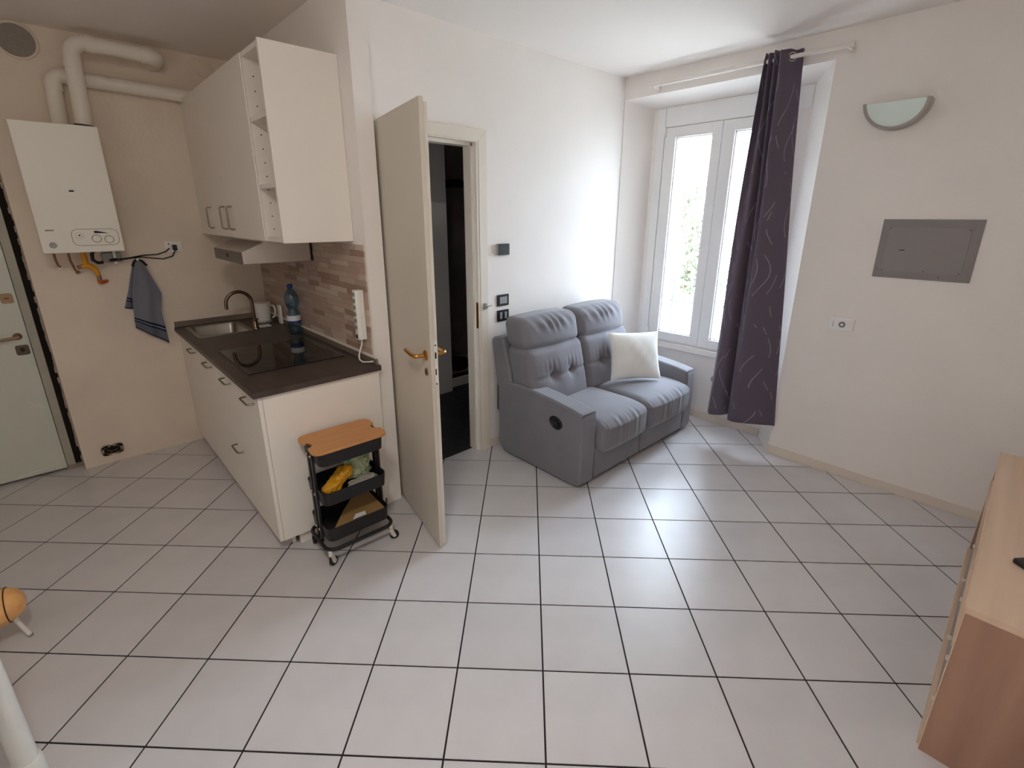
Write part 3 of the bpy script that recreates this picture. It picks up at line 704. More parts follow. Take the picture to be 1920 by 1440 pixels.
# pipes above
t = thing('flue_pipe', 'white flue pipe rising from the boiler and turning at the ceiling into the wall', 'pipe', (-.53, 3.25, 2.158))
py = 3.25
b = MB()
pts = [(-.545, py, 2.16), (-.535, py, 2.3), (-.528, py, 2.50)] + [(-.528+.075-.075*math.cos(a), py, 2.535+.075*math.sin(a)) for a in [PI/2*k/8 for k in range(1, 9)]] + [(-.32, py, 2.608), (-.19, py, 2.604)]
b.tube(pts, .041, M['pipe'], 20); b.build('pipe', t)
b = MB()
pts = [(-.20, py, 2.604), (-.165, py, 2.603)] + [(-.165+.05*math.sin(a), py+.05-.05*math.cos(a), 2.603) for a in [PI/2*k/7 for k in range(1, 8)]] + [(-.115, 3.43, 2.603)]
b.tube(pts, .047, M['pipe'], 20); b.build('elbow', t)
b = MB(); b.tube([(-.412, py, 2.609), (-.455, py, 2.6115)], .045, M['pipe'], 20); b.build('collar', t)
b = MB(); b.tube([(-.532, py, 2.47), (-.53, py, 2.505)], .044, M['pipe'], 20); b.build('collar', t)
b = MB(); b.tube([(-.546, py, 2.158), (-.545, py, 2.176)], .047, M['black_plastic'], 20); b.build('gasket', t)
t = thing('air_pipe', 'thinner white pipe behind the flue, running along the wall to the cabinet', 'pipe', (-.64, 3.33, 2.158))
py = 3.372
b = MB()
pts = [(-.645, py, 2.16), (-.635, py, 2.36)] + [(-.632+.05-.05*math.cos(a), py, 2.395+.05*math.sin(a)) for a in [PI/2*k/6 for k in range(1, 7)]] + [(-.3, py, 2.437), (.16, py, 2.425)]
b.tube(pts, .040, M['pipe'], 20); b.build('pipe', t)
b = MB(); b.tube([(-.632, py, 2.405), (-.634, py, 2.36)], .044, M['pipe'], 20); b.build('collar', t)
b = MB(); b.tube([(-.57, py, 2.444), (-.53, py, 2.443)], .044, M['pipe'], 20); b.build('collar', t)
b = MB(); b.tube([(-.645, py, 2.158), (-.645, py, 2.18)], .046, M['pipe'], 20); b.build('gasket', t)
# vent and cover plate
t = thing('wall_vent', 'round grey mesh air vent high on the wall above the boiler', 'vent', (-.742, 3.42, 2.50))
b = MB(); b.lathe([(0, 0), (.083, 0), (.083, .004), (0, .006)], (-.742, 3.43, 2.606), M['mesh_grey'], 32, ax=(0, -1, 0)); b.build('mesh', t)
b = MB(); b.tube([(-.742+.088*math.cos(a*PI/20), 3.424, 2.606+.088*math.sin(a*PI/20)) for a in range(40)], .007, M['wall_old'], 8, closed=True); b.build('rim', t)
b = MB(); b.lathe([(0, 0), (.052, 0), (.052, .004), (.045, .008), (0, .009)], (.186, 3.43, 2.615), M['wall_old'], 24, ax=(0, -1, 0)); tag(b.build('cover_plate'), 'round painted cover plate on the wall just above the wall cabinet', 'cover plate')
# pipework under the boiler
t = thing('boiler_pipework', 'copper pipes with a yellow gas valve hanging under the boiler', 'pipes', (-.7, 3.35, 1.25))
b = MB(); b.tube([(-.825, 3.32, 1.47), (-.823, 3.33, 1.41), (-.818, 3.36, 1.375), (-.81, 3.42, 1.362), (-.81, 3.43, 1.36)], .006, M['copper'], 8); b.lathe([(0, 0), (.013, 0), (.013, .012), (0, .012)], (-.81, 3.43, 1.36), M['chrome'], 6, ax=(0, -1, 0)); b.build('copper_pipe', t)
b = MB(); b.tube([(-.76, 3.32, 1.47), (-.757, 3.33, 1.40), (-.745, 3.36, 1.345), (-.735, 3.42, 1.325), (-.735, 3.43, 1.325)], .006, M['copper'], 8); b.lathe([(0, 0), (.013, 0), (.013, .012), (0, .012)], (-.735, 3.43, 1.325), M['copper'], 6, ax=(0, -1, 0)); b.build('copper_pipe', t)
b = MB(); b.tube([(-.69, 3.33, 1.47), (-.688, 3.33, 1.42), (-.69, 3.33, 1.38)], [.012, .014, .016], M['yellow'], 12); b.tube([(-.712, 3.33, 1.365), (-.69, 3.33, 1.372), (-.665, 3.335, 1.36), (-.645, 3.345, 1.335), (-.64, 3.35, 1.305)], [.014, .017, .017, .014, .012], M['yellow'], 12); b.build('gas_valve', t)
b = MB(); b.tube([(-.712, 3.33, 1.365), (-.735, 3.33, 1.36)], .011, M['copper'], 10); b.build('valve_nut', t)
b = MB(); b.tube([(-.64, 3.35, 1.305), (-.64, 3.35, 1.275)], .012, M['bronze'], 10); b.tube([(-.64, 3.35, 1.275), (-.638, 3.37, 1.26), (-.625, 3.40, 1.255), (-.60, 3.43, 1.258)], [.014, .015, .013, .011], M['orange'], 10); b.build('pipe_stub', t)
t = thing('boiler_cable', 'black cables looping from under the boiler to the wall socket', 'cable', (-.4, 3.4, 1.37))
b = MB(); b.tube([(-.635, 3.30, 1.465), (-.65, 3.30, 1.44), (-.652, 3.30, 1.405), (-.63, 3.30, 1.385), (-.605, 3.31, 1.387)], .010, M['black_plastic'], 8); b.build('hose', t)
b = MB(); b.tube([(-.57, 3.33, 1.395), (-.53, 3.33, 1.398)], [.008, .011], M['black_plastic'], 8); b.tube([(-.53, 3.33, 1.398), (-.45, 3.40, 1.402), (-.38, 3.42, 1.412), (-.30, 3.42, 1.414), (-.25, 3.415, 1.43), (-.225, 3.405, 1.452)], .0038, M['black_plastic'], 8); b.build('cable', t)
b = MB(); b.tube([(-.52, 3.34, 1.395), (-.45, 3.41, 1.398), (-.39, 3.422, 1.402), (-.33, 3.422, 1.39), (-.27, 3.42, 1.382), (-.215, 3.415, 1.398), (-.192, 3.40, 1.44)], .0038, M['black_plastic'], 8); b.build('cable', t)
b = MB(); b.box(-.205, -.182, 3.385, 3.424, 1.437, 1.475, M['black_plastic'], bev=.004); b.build('plug', t)
b = MB(); b.box(-.60, -.50, 3.36, 3.43, 1.38, 1.44, M['grey_plastic'], bev=.006); b.box(-.545, -.53, 3.34, 3.43, 1.37, 1.465, M['white_plastic'], bev=.003); tag(b.build('bracket'), 'grey pipe bracket on the wall under the boiler', 'bracket')
t = thing('wall_socket', 'white wall socket with a black plug beside the boiler', 'socket', (-.19, 3.42, 1.42))
b = MB(); b.box(-.245, -.145, 3.421, 3.43, 1.425, 1.497, M['white_plastic'], bev=.002); b.build('plate', t)
b = MB(); b.box(-.235, -.212, 3.408, 3.422, 1.445, 1.48, M['white_plastic'], bev=.003); b.box(-.228, -.222, 3.406, 3.409, 1.476, 1.486, M['dot']); b.build('adapter', t)
t = thing('wall_box', 'open junction box hole with dark wiring near the floor under the boiler', 'junction box', (-.79, 3.425, .06))
b = MB(); b.box(-.845, -.745, 3.419, 3.43, .068, .125, M['gap']); b.build('hole_shade', t)  # thin dark plate; its colour stands in for the shade inside the hole
b = MB(); random.seed(5)
for k in range(30):
    a = k/30*2*PI; x = -.795+.054*math.copysign(abs(math.cos(a))**.5, math.cos(a)); zz = .097+.031*math.copysign(abs(math.sin(a))**.5, math.sin(a)); s_ = .006+.005*random.random()
    b.box(x-s_, x+s_, 3.416, 3.43, zz-s_*.7, zz+s_*.7, M['plaster'])
b.build('rough_rim', t)
b = MB(); b.tube([(-.83, 3.417, .085), (-.81, 3.412, .1), (-.79, 3.414, .09), (-.765, 3.412, .105)], .003, M['black_plastic'], 6); b.tube([(-.825, 3.416, .105), (-.80, 3.412, .085), (-.77, 3.414, .095)], .0025, M['copper'], 6); b.build('wire', t)

# ---- towel on a hook
t = thing('kitchen_towel', 'blue grey kitchen towel with navy stripes hanging from a wall hook', 'towel', (-.43, 3.41, .80))
def lerp_pts(P, v):
    v = max(0, min(1, v))*(len(P)-1); i = min(int(v), len(P)-2); f = v-i
    return P[i][0]+(P[i+1][0]-P[i][0])*f, P[i][1]+(P[i+1][1]-P[i][1])*f
LB = [(-.432, 1.385), (-.462, 1.28), (-.488, 1.18), (-.500, 1.07), (-.508, 1.0), (-.512, .935)]
RB = [(-.398, 1.385), (-.365, 1.28), (-.325, 1.15), (-.350, 1.03), (-.345, .91), (-.342, .80)]
def fr(u, v):
    a = lerp_pts(LB, 1-v); c = lerp_pts(RB, 1-v)
    x = a[0]+(c[0]-a[0])*u; zz = a[1]+(c[1]-a[1])*u
    k = (1-v)
    y = 3.405-.012-.022*k*(.5+.5*math.sin(u*11+1.0+k*2))-.012*math.sin(u*PI)*(.4+k)
    return (x, y, zz)
b = MB(); b.surf(fr, 26, 34, M['towel']); b.build('front_fold', t, sharp=60)
LB2 = [(-.440, 1.383), (-.475, 1.28), (-.505, 1.18), (-.545, 1.07)]
RB2 = [(-.42, 1.383), (-.44, 1.28), (-.46, 1.15), (-.47, 1.05)]
def fb(u, v):
    a = lerp_pts(LB2, 1-v); c = lerp_pts(RB2, 1-v); k = 1-v
    return (a[0]+(c[0]-a[0])*u, 3.422-.012*k*math.sin(u*5+.5), a[1]+(c[1]-a[1])*u)
b = MB(); b.surf(fb, 10, 20, M['towel']); b.build('rear_fold', t, sharp=60)
b = MB(); b.tube([(-.452, 3.40, 1.345), (-.44, 3.39, 1.375), (-.418, 3.388, 1.392), (-.395, 3.39, 1.375), (-.375, 3.40, 1.345)], .008, M['black_plastic'], 8); b.build('hanging_loop', t)
b = MB(); b.lathe([(0, 0), (.012, 0), (.010, .006), (.005, .01), (.005, .045), (.009, .05), (0, .052)], (-.418, 3.43, 1.388), M['chrome'], 12, ax=(0, -1, 0)); tag(b.build('towel_hook'), 'small metal wall hook holding the towel', 'hook')

# ================================================================== TROLLEY
t = thing('trolley', 'black three tier trolley with a bamboo top board beside the base units', 'trolley', (.05, 1.452, 0), math.radians(-1.5), local=True)
HX, HY = .178, .118
def tray(z0, h, hx=HX-.012, hy=HY):
    b = MB(); P = rounded(0, 0, 2*hx, 2*hy, .035, 5); n = len(P)
    lo = [b.bm.verts.new((x*.97, y*.97, z0)) for x, y in P]; up = [b.bm.verts.new((x, y, z0+h)) for x, y in P]
    iu = [b.bm.verts.new((x*.975, y*.965, z0+h)) for x, y in P]; il = [b.bm.verts.new((x*.945, y*.935, z0+.004)) for x, y in P]
    fs = [b.bm.faces.new(lo[::-1]), b.bm.faces.new(il)]
    for A, B_ in ((lo, up), (up, iu), (iu, il)):
        for k in range(n): fs.append(b.bm.faces.new((A[k], A[(k+1) % n], B_[(k+1) % n], B_[k])))
    bmesh.ops.recalc_face_normals(b.bm, faces=fs); b._fin(fs, M['cart'])
    return b.build('tray', t)
tray(.135, .072); tray(.335, .068); tray(.545, .068)
for sx in (-1, 1):
    b = MB()
    for dy in (-.022, .022): b.box(sx*(HX-.012)-.006, sx*(HX-.012)+.006, dy-.0115, dy+.0115, .10, .615, M['cart'], bev=.002)
    b.box(sx*(HX-.012)-.005, sx*(HX-.012)+.005, -.03, .03, .596, .622, M['cart'], bev=.003)
    b.build('upright', t)
    for zz in (.17, .37, .575):
        for dy in (-.022, .022):
            b = MB(); b.lathe([(0, 0), (.008, 0), (.007, .004), (0, .005)], (sx*(HX-.004), dy, zz), M['nickel'], 10, ax=(sx, 0, 0)); b.build('bolt', t)
b = MB(); P = rounded(0, 0, 2*HX+.0, 2*HY+.02, .05, 6)
b.tube([(x, y, .098) for x, y in P], .0095, M['cart'], 8, closed=True); b.build('base_frame', t)
# bamboo board with a notch in each short side
P = []
hx, hy = .186, .125
def addarc(cx, cy, r, a0, a1, n):
    for k in range(n+1):
        a = a0+(a1-a0)*k/n; P.append((cx+r*math.cos(a), cy+r*math.sin(a)))
addarc(hx-.04, hy-.04, .04, 0, PI/2, 6); addarc(-hx+.04, hy-.04, .04, PI/2, PI, 6)
addarc(-hx, .045, .012, PI*.75, 0, 3) if False else None
addarc(-hx-.004, 0, .036, PI/2.2, -PI/2.2, 8)
addarc(-hx+.04, -hy+.04, .04, PI, 1.5*PI, 6); addarc(hx-.04, -hy+.04, .04, 1.5*PI, 2*PI, 6)
addarc(hx+.004, 0, .036, PI+PI/2.2 - 0 if False else 1.5*PI-.15, PI/2+.15, 8)
b = MB(); b.prism(P, 'z', .613, .627, M['bamboo'], bev=.002); b.build('top_board', t)
for (x, y, a) in ((-.165, -.112, .5), (.165, -.112, -.4), (-.165, .112, 1.2), (.165, .112, .2)):
    c, s_ = math.cos(a), math.sin(a)
    b = MB(); b.lathe([(0, .062), (.012, .062), (.012, .09), (.006, .095), (0, .095)], (x, y, 0), M['caster_metal'], 12)
    for d in (-1, 1): b.prism([(x-.003+0, .03), (x+.022, .022), (x+.022, .03), (x+.01, .064), (x-.012, .064)], 'y', y+d*.013-.0012, y+d*.013+.0012, M['caster_metal'], T=Matrix.Translation((x, y, 0)) @ Matrix.Rotation(a, 4, 'Z') @ Matrix.Translation((-x, -y, 0)))
    cst = b.build('caster', t)
    b = MB(); wc = Vector((x+.014*c, y+.014*s_, .0245)); axd = Vector((-s_, c, 0))
    b.lathe([(0, -.010), (.020, -.010), (.0245, -.006), (.0245, .006), (.020, .010), (0, .010)], wc, M['rubber'], 20, ax=axd); b.lathe([(0, -.0108), (.010, -.0108), (.010, .0108), (0, .0108)], wc, M['white_plastic'], 12, ax=axd); b.build('wheel', cst)
# contents: separate things, placed in the world
CX, CY = .05, 1.452
def blob(name, label, cat, c, half, m, seed, rot=0, amp=.25, r=.3, tilt=0, mf=None):
    b = MB(); rz = Matrix.Rotation(rot, 4, 'Z') @ Matrix.Rotation(tilt, 4, 'Y'); hv = Vector(half); sv = Vector((seed*3.1, seed*1.7, seed))
    def f(u, v, w_):
        p = Vector((u*hv.x, v*hv.y, w_*hv.z)); nn = noise.noise(p*18+sv)*amp+(abs(noise.noise(p*32+sv))-.25)*amp*1.3+(abs(noise.noise(p*70+sv))-.25)*amp*.5
        p = p*(1+nn); return Vector(c)+rz @ p
    b.soft(f, m, n=26, r=min(half)*.8, half=half); return tag(b.build(name, sharp=70), label, cat)
blob('yellow_packet', 'crumpled yellow plastic packet in the middle tray of the trolley', 'packet', (-.01, 1.43, .404), (.076, .034, .028), M['bag_y'], 2, .35, .30, tilt=-.5)
blob('green_packet', 'green and white produce bag in the middle tray of the trolley', 'bag', (.118, 1.485, .418), (.066, .036, .066), M['bag_g'], 5, -.1, .30)
blob('clear_bag', 'clear greyish food bag in front of the green one in the trolley', 'bag', (.11, 1.40, .365), (.07, .028, .024), M['bag_w'], 8, .1, .25)
t2 = thing('cardboard_sheet', 'brown cardboard piece lying in the bottom tray of the trolley', 'cardboard', (.09, 1.45, .15))
b = MB(); b.prism([(-.085, 1.352), (.195, 1.352), (.20, 1.54), (.10, 1.545), (.02, 1.47)], 'z', .194, .198, M['cardboard'], T=Matrix.Translation((.05, 1.45, .196)) @ Matrix.Rotation(.06, 4, 'X') @ Matrix.Translation((-.05, -1.45, -.196))); b.build('sheet', t2)
b = MB(); b.prism([(.02, 1.36), (.09, 1.358), (.10, 1.385), (.05, 1.392)], 'z', .197, .201, M['label_w']); b.build('paper_tag', t2)

# ================================================================== SOFA
t = thing('sofa', 'grey microfibre two seat recliner sofa between the doorway and the window', 'sofa', (2.0, 1.37, 0))
SF = M['sofa']
prof = [(.985, .012), (.945, .03), (.938, .25), (.940, .492), (.952, .516), (1.06, .536), (1.25, .556), (1.50, .570), (1.68, .565), (1.715, .53), (1.715, .08), (1.66, .012)]
for (x0, x1) in ((1.32, 1.462), (2.598, 2.732)):
    b = MB(); b.prism(prof, 'x', x0, x1, SF, bev=.020, seg=4); am = b.build('arm', t, sharp=60)
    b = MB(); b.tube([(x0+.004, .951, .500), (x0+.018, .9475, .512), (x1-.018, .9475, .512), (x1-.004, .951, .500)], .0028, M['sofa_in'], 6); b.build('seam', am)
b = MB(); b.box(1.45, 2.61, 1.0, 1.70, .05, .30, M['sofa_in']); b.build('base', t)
for x in (1.38, 2.66):
    for y in (1.0, 1.64):
        b = MB(); b.lathe([(0, 0), (.022, 0), (.025, .03), (0, .03)], (x, y, 0), M['black_plastic'], 12); b.build('foot', t)
# back shell with wings
b = MB(); b.prism([(1.565, .50), (1.735, .50), (1.790, .835), (1.775, .858), (1.67, .872)], 'x', 1.325, 2.60, SF, bev=.018, seg=3); b.build('back_shell', t, sharp=60)
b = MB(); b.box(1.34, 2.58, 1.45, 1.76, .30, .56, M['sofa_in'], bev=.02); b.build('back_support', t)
def seat(x0, x1):
    cx, hx = (x0+x1)/2, (x1-x0)/2
    def f(u, v, w_):
        y = 1.16+.27*v; zz = .365+.075*w_
        puff = (1-u*u)*(1-v*v)
        if w_ > 0: zz += .022*puff*w_
        fr_ = max(0, -v-.25)/.75
        if w_ < 0: zz -= .10*fr_**1.5*(-w_)
        else: zz -= .035*fr_**3*w_
        if v < 0: y -= .02*fr_*(1-u*u)
        # gathers along the front roll
        gz = math.exp(-((v+.93)/.12)**2)*.0038*math.sin(u*44+3*math.sin(u*9))*(1-u**4)
        return Vector((cx+hx*u, y-gz, zz+gz))
    b = MB(); b.soft(f, SF, n=44, r=.055, half=(hx, .27, .095)); return b.build('seat_cushion', t, sharp=80)
seat(1.466, 1.992); seat(1.998, 2.594)
for x0, x1 in ((1.468, 1.99), (2.0, 2.592)):
    b = MB(); b.box(x0, x1, .942, 1.01, .035, .262, SF, bev=.018, seg=3); b.build('footrest_panel', t, sharp=60)
def backc(x0, x1, tufts):
    cx, hx = (x0+x1)/2, (x1-x0)/2
    def f(u, v, w_):     # v up, w front(-)/back(+)
        zz = .615+.205*v
        yf = 1.345+.10*(v+1)/2; yb = yf+.22
        y = yf if w_ < 0 else yb
        y = (yf+yb)/2+(yb-yf)/2*w_
        if w_ < 0:
            k = -w_
            y -= k*.040*(1-u*u)*(1-v*v)**.7
            d = 0
            for tu in tufts:
                rr = ((u-tu)*hx)**2+((v-.0)*.205)**2
                d += .036*math.exp(-rr/(.030**2))+.018*math.exp(-rr/(.075**2))
            d += .008*math.exp(-((v*.205)/.012)**2)*(1 if min(tufts)-.9 < u < max(tufts)+.9 else 0)
            y += k*d
            for tu in tufts:
                du = (u-tu)*hx; dv = v*.205
                y += k*.008*math.exp(-(dv-.06)**2/.045**2)*math.cos(du*150)*math.exp(-(du/.06)**2)
        kk = max(0, min(1, (.62-zz)/.10)); kk = kk*kk*(3-2*kk)
        xx = cx+hx*u
        pass
        return Vector((xx, y, zz))
    b = MB(); b.soft(f, SF, n=52, r=.05, half=(hx, .205, .11)); return b
# soft() axes: (u: x, v: y, w: z) -> remapped in f
backc(1.345, 1.912, (-.30, .38)).build('back_cushion', t, sharp=80); backc(1.918, 2.49, (-.36, .36)).build('back_cushion', t, sharp=80)
def head(x0, x1):
    cx, hx = (x0+x1)/2, (x1-x0)/2
    def f(u, v, w_):
        zz = .905+.105*v
        yc = 1.555+.05*(v+1)/2; y = yc+.105*w_
        if w_ < 0: y -= -w_*.030*(1-u*u)*(1-v*v)**.6
        zz += .012*(1-u*u)*max(0, v)
        # gathers on the top front edge
        gth = math.exp(-((v-.55)/.38)**2)*(max(0, -w_+.5))*math.exp(-(u/.62)**2)*.0060*math.sin(u*24+v*4+1.2*math.sin(u*7))
        y += gth; zz -= gth*.4
        return Vector((cx+hx*u, y, zz))
    b = MB(); b.soft(f, SF, n=46, r=.06, half=(hx, .105, .105)); return b.build('headrest', t, sharp=80)
head(1.345, 1.912); head(1.918, 2.485)
b = MB(); b.lathe([(0, 0), (.054, 0), (.054, .006), (.045, .009), (.040, .004), (0, .003)], (1.32, 1.155, .405), M['black_plastic'], 24, ax=(-1, 0, 0))
for v in b.bm.verts: v.co.z = .405+(v.co.z-.405)*.78-(v.co.y-1.155)*(-.12)
lv = b.build('recliner_handle', t)
b = MB(); b.box(1.3125, 1.319, 1.142, 1.168, .39, .42, M['remote'], bev=.003); b.build('latch', lv)
# pillow
ang = math.radians(-36); nrm = Vector((math.sin(ang), -math.cos(ang), 0)); tx = Vector((math.cos(ang), math.sin(ang), 0))
base = Vector((2.252, 1.175, .462)); lean = .36
upv = (Vector((0, 0, 1))*math.cos(lean)-nrm*math.sin(lean)); fw = upv.cross(tx) * -1
b = MB(); hw = .20; hv_ = .185
def pf(sgn):
    def f(u, v):
        U, V = 2*u-1, 2*v-1
        pin = 1-.075*(1-U*U)*0-.0
        ex = 1-.07*(1-abs(V)**2.2)*abs(U)**3; ey = 1-.06*(1-abs(U)**2.2)*abs(V)**3
        h_ = .066*(max(0, 1-U*U)**.55)*(max(0, 1-V*V)**.55)
        h_ += .002*math.sin(9*U+5*V)*(1-U*U)*(1-V*V)+.0016*math.sin(17*U-11*V)*(1-U*U)*(1-V*V)
        p = base+upv*(hv_+.01)+tx*(U*hw*ex)+upv*(V*hv_*ey)+fw*(sgn*h_)
        return p
    return f
b.surf(pf(1), 30, 30, M['cushion'], uv=False); b.surf(pf(-1), 30, 30, M['cushion'], uv=False)
bmesh.ops.remove_doubles(b.bm, verts=b.bm.verts, dist=1e-4); bmesh.ops.recalc_face_normals(b.bm, faces=b.bm.faces)
tag(b.build('throw_pillow', sharp=80), 'square white throw pillow leaning on the right half of the sofa', 'pillow')

# ================================================================== CURTAIN
t = thing('curtain_rod', 'white curtain rod fixed above the window niche', 'curtain rod', (2.69, .87, 2.57))
b = MB(); b.tube([(2.675, .235, 2.585), (2.675, 1.50, 2.59)], .0125, M['rod'], 14); b.tube([(2.675, .9, 2.5885), (2.675, 1.52, 2.59)], .015, M['rod'], 14); b.build('rod', t)
for y in (.26, 1.49):
    b = MB(); b.box(2.665, 2.76, y-.006, y+.006, 2.57, 2.60, M['rod'], bev=.002); b.box(2.752, 2.76, y-.015, y+.015, 2.555, 2.625, M['rod'], bev=.002); b.build('bracket', t)
t = thing('curtain', 'dark grey curtain with thin silver wavy lines gathered beside the window', 'curtain', (2.69, .58, .22))
CU = (0, .18, .30, .42, .52, .63, .74, .86, 1.0)
CT = ((.506, 2.712), (.560, 2.672), (.606, 2.620), (.602, 2.722), (.640, 2.625), (.650, 2.722), (.673, 2.630), (.684, 2.716), (.700, 2.645))
CB = ((.318, 2.742), (.420, 2.668), (.535, 2.598), (.594, 2.602), (.612, 2.662), (.632, 2.722), (.672, 2.645), (.735, 2.605), (.772, 2.655))
def crom(P, u):
    i = 0
    while i < len(CU)-2 and u > CU[i+1]: i += 1
    t_ = (u-CU[i])/(CU[i+1]-CU[i]); out = []
    for k in (0, 1):
        p0 = P[max(i-1, 0)][k]; p1 = P[i][k]; p2 = P[i+1][k]; p3 = P[min(i+2, len(P)-1)][k]
        out.append(.5*(2*p1+(p2-p0)*t_+(2*p0-5*p1+4*p2-p3)*t_*t_+(3*p1-p0-3*p2+p3)*t_**3))
    return out
def cf(u, v):    # u across from the right edge (0) to the left edge (1), v up
    k = 1-v
    a_ = crom(CT, u); b_ = crom(CB, u)
    ky = k**1.15*(1-u)+k**.62*u; kx = k**.8
    yy = a_[0]+(b_[0]-a_[0])*ky; xx = a_[1]+(b_[1]-a_[1])*kx
    yy += .006*math.sin(7*k+5*u)*k*(1-k)*3; xx += .010*math.sin(6*k+9*u)*k*(1-k)*2
    zz = .225+v*2.40+(.004*math.sin(40*u) if v > .98 else 0)
    return (xx, yy, zz)
b = MB(); b.surf(cf, 150, 60, M['curtain'])
o = b.build('cloth', t, sharp=80); md = o.modifiers.new('solid', 'SOLIDIFY'); md.thickness = .0016
# eyelets where the cloth crosses the rod
prev = None; cnt = 0
for i in range(151):
    u = i/150; p = cf(u, .975)
    q = p[0]-2.675
    if prev is not None and prev[0]*q <= 0 and cnt < 8:
        a = cf(u-.01, .975); c_ = cf(min(1, u+.01), .975); d = Vector((c_[0]-a[0], c_[1]-a[1], 0)).normalized(); n = Vector((d.y, -d.x, 0))
        c0 = Vector((2.675, p[1], 2.586))
        b = MB(); b.tube([c0+d*(.0235*math.cos(k*PI/12))+Vector((0, 0, .0235*math.sin(k*PI/12))) for k in range(24)], .0042, M['eyelet'], 8, closed=True); b.build('eyelet', t); cnt += 1
    prev = (q, u)

# ================================================================== RIGHT WALL AND DOOR WALL FITTINGS
t = thing('wall_lamp', 'half moon wall lamp of frosted glass with a chrome rim', 'wall lamp', (2.71, -.01, 2.12))
yc, RL = -.012, .145
def plate(r, a): # half disc, leaning out at the top
    yy = yc+r*math.cos(a); zz = 2.264-r*math.sin(a)*.92
    return (2.705-.0*r, yy, zz)
b = MB(); nA = 24
def lampx(zz): return 2.715-.055*((zz-2.13)/.134)
P = [(yc+.134*math.cos(PI*k/nA), 2.262-.122*math.sin(PI*k/nA)) for k in range(nA+1)]
fr_ = [b.bm.verts.new((lampx(z), y, z)) for y, z in P]; bk = [b.bm.verts.new((lampx(z)+.006, y, z)) for y, z in P]
fs = [b.bm.faces.new(fr_), b.bm.faces.new(bk[::-1])]
for k in range(len(P)): k2 = (k+1) % len(P); fs.append(b.bm.faces.new((fr_[k], fr_[k2], bk[k2], bk[k])))
bmesh.ops.recalc_face_normals(b.bm, faces=fs); b._fin(fs, M['frost']); b.build('glass_shade', t)
b = MB(); lay = []
for k in range(nA+1):
    a = PI*k/nA; row_ = []
    for (r, xo) in ((.132, -.006), (.146, -.006), (.150, .004), (.150, .5), (.132, .5)):
        y = yc+r*math.cos(a); z = 2.265-r*.925*math.sin(a); x = (lampx(z)+xo) if xo < .1 else 2.76
        row_.append(b.bm.verts.new((x, y, z)))
    lay.append(row_)
fs = []
for A, B_ in zip(lay, lay[1:]):
    for k in range(5): fs.append(b.bm.faces.new((A[k], A[(k+1) % 5], B_[(k+1) % 5], B_[k])))
fs += [b.bm.faces.new(lay[0]), b.bm.faces.new(lay[-1][::-1])]
bmesh.ops.recalc_face_normals(b.bm, faces=fs); b._fin(fs, M['chrome']); b.build('rim', t)

t = thing('fuse_panel', 'dark grey fuse box cover on the plain wall right of the window', 'panel', (2.75, -.277, 1.326))
b = MB(); b.box(2.752, 2.76, -.492, -.058, 1.326, 1.654, M['panel'], bev=.002); b.build('frame', t)
b = MB(); b.box(2.7495, 2.753, -.45, -.095, 1.362, 1.612, M['panel2'], bev=.0015); f = b.build('lid', t)
b = MB(); b.box(2.7475, 2.75, -.185, -.160, 1.482, 1.487, M['dot']); b.build('latch', f)
for y, zz in ((-.10, 1.604), (-.10, 1.37), (-.29, 1.372), (-.44, 1.60), (-.44, 1.372), (-.36, 1.345), (-.075, 1.372)):
    b = MB(); b.lathe([(0, 0), (.003, 0), (.003, .002), (0, .002)], (2.7497 if 1.362 < zz < 1.612 and -.45 < y < -.095 else 2.752, y, zz), M['dot'], 8, ax=(-1, 0, 0)); b.build('screw', t)
t = thing('power_outlet', 'white three module wall outlet low on the wall beside the curtain', 'outlet', (2.755, .045, .97))
b = MB(); b.box(2.7505, 2.76, -.022, .112, .975, 1.052, M['pvc'], bev=.002); b.build('plate', t)
b = MB(); b.lathe([(0, 0), (.020, 0), (.020, .002), (.017, .001), (0, .001)], (2.751, .040, 1.013), M['grey_plastic'], 20, ax=(-1, 0, 0)); b.lathe([(0, .0012), (.013, .0012), (.012, .0016), (0, .0016)], (2.751, .040, 1.013), M['dot'], 16, ax=(-1, 0, 0)); b.lathe([(0, .0016), (.0085, .0016), (.0085, .003), (0, .003)], (2.751, .040, 1.013), M['white_plastic'], 16, ax=(-1, 0, 0)); b.build('socket', t)
for k in (-1, 0, 1):
    b = MB(); b.lathe([(0, 0), (.003, 0), (.003, .001), (0, .001)], (2.751, .088, 1.013+.012*k), M['dot'], 8, ax=(-1, 0, 0)); b.build('socket_hole', t)
b = MB(); b.box(2.7495, 2.752, -.018, .012, .981, 1.046, M['white_plastic'], bev=.001); b.build('module', t)
b = MB(); b.box(2.757, 2.76, .03, .105, .385, .455, M['wall'], bev=.001); tag(b.build('blank_plate'), 'painted over blank plate on the wall near the curtain hem', 'cover plate')

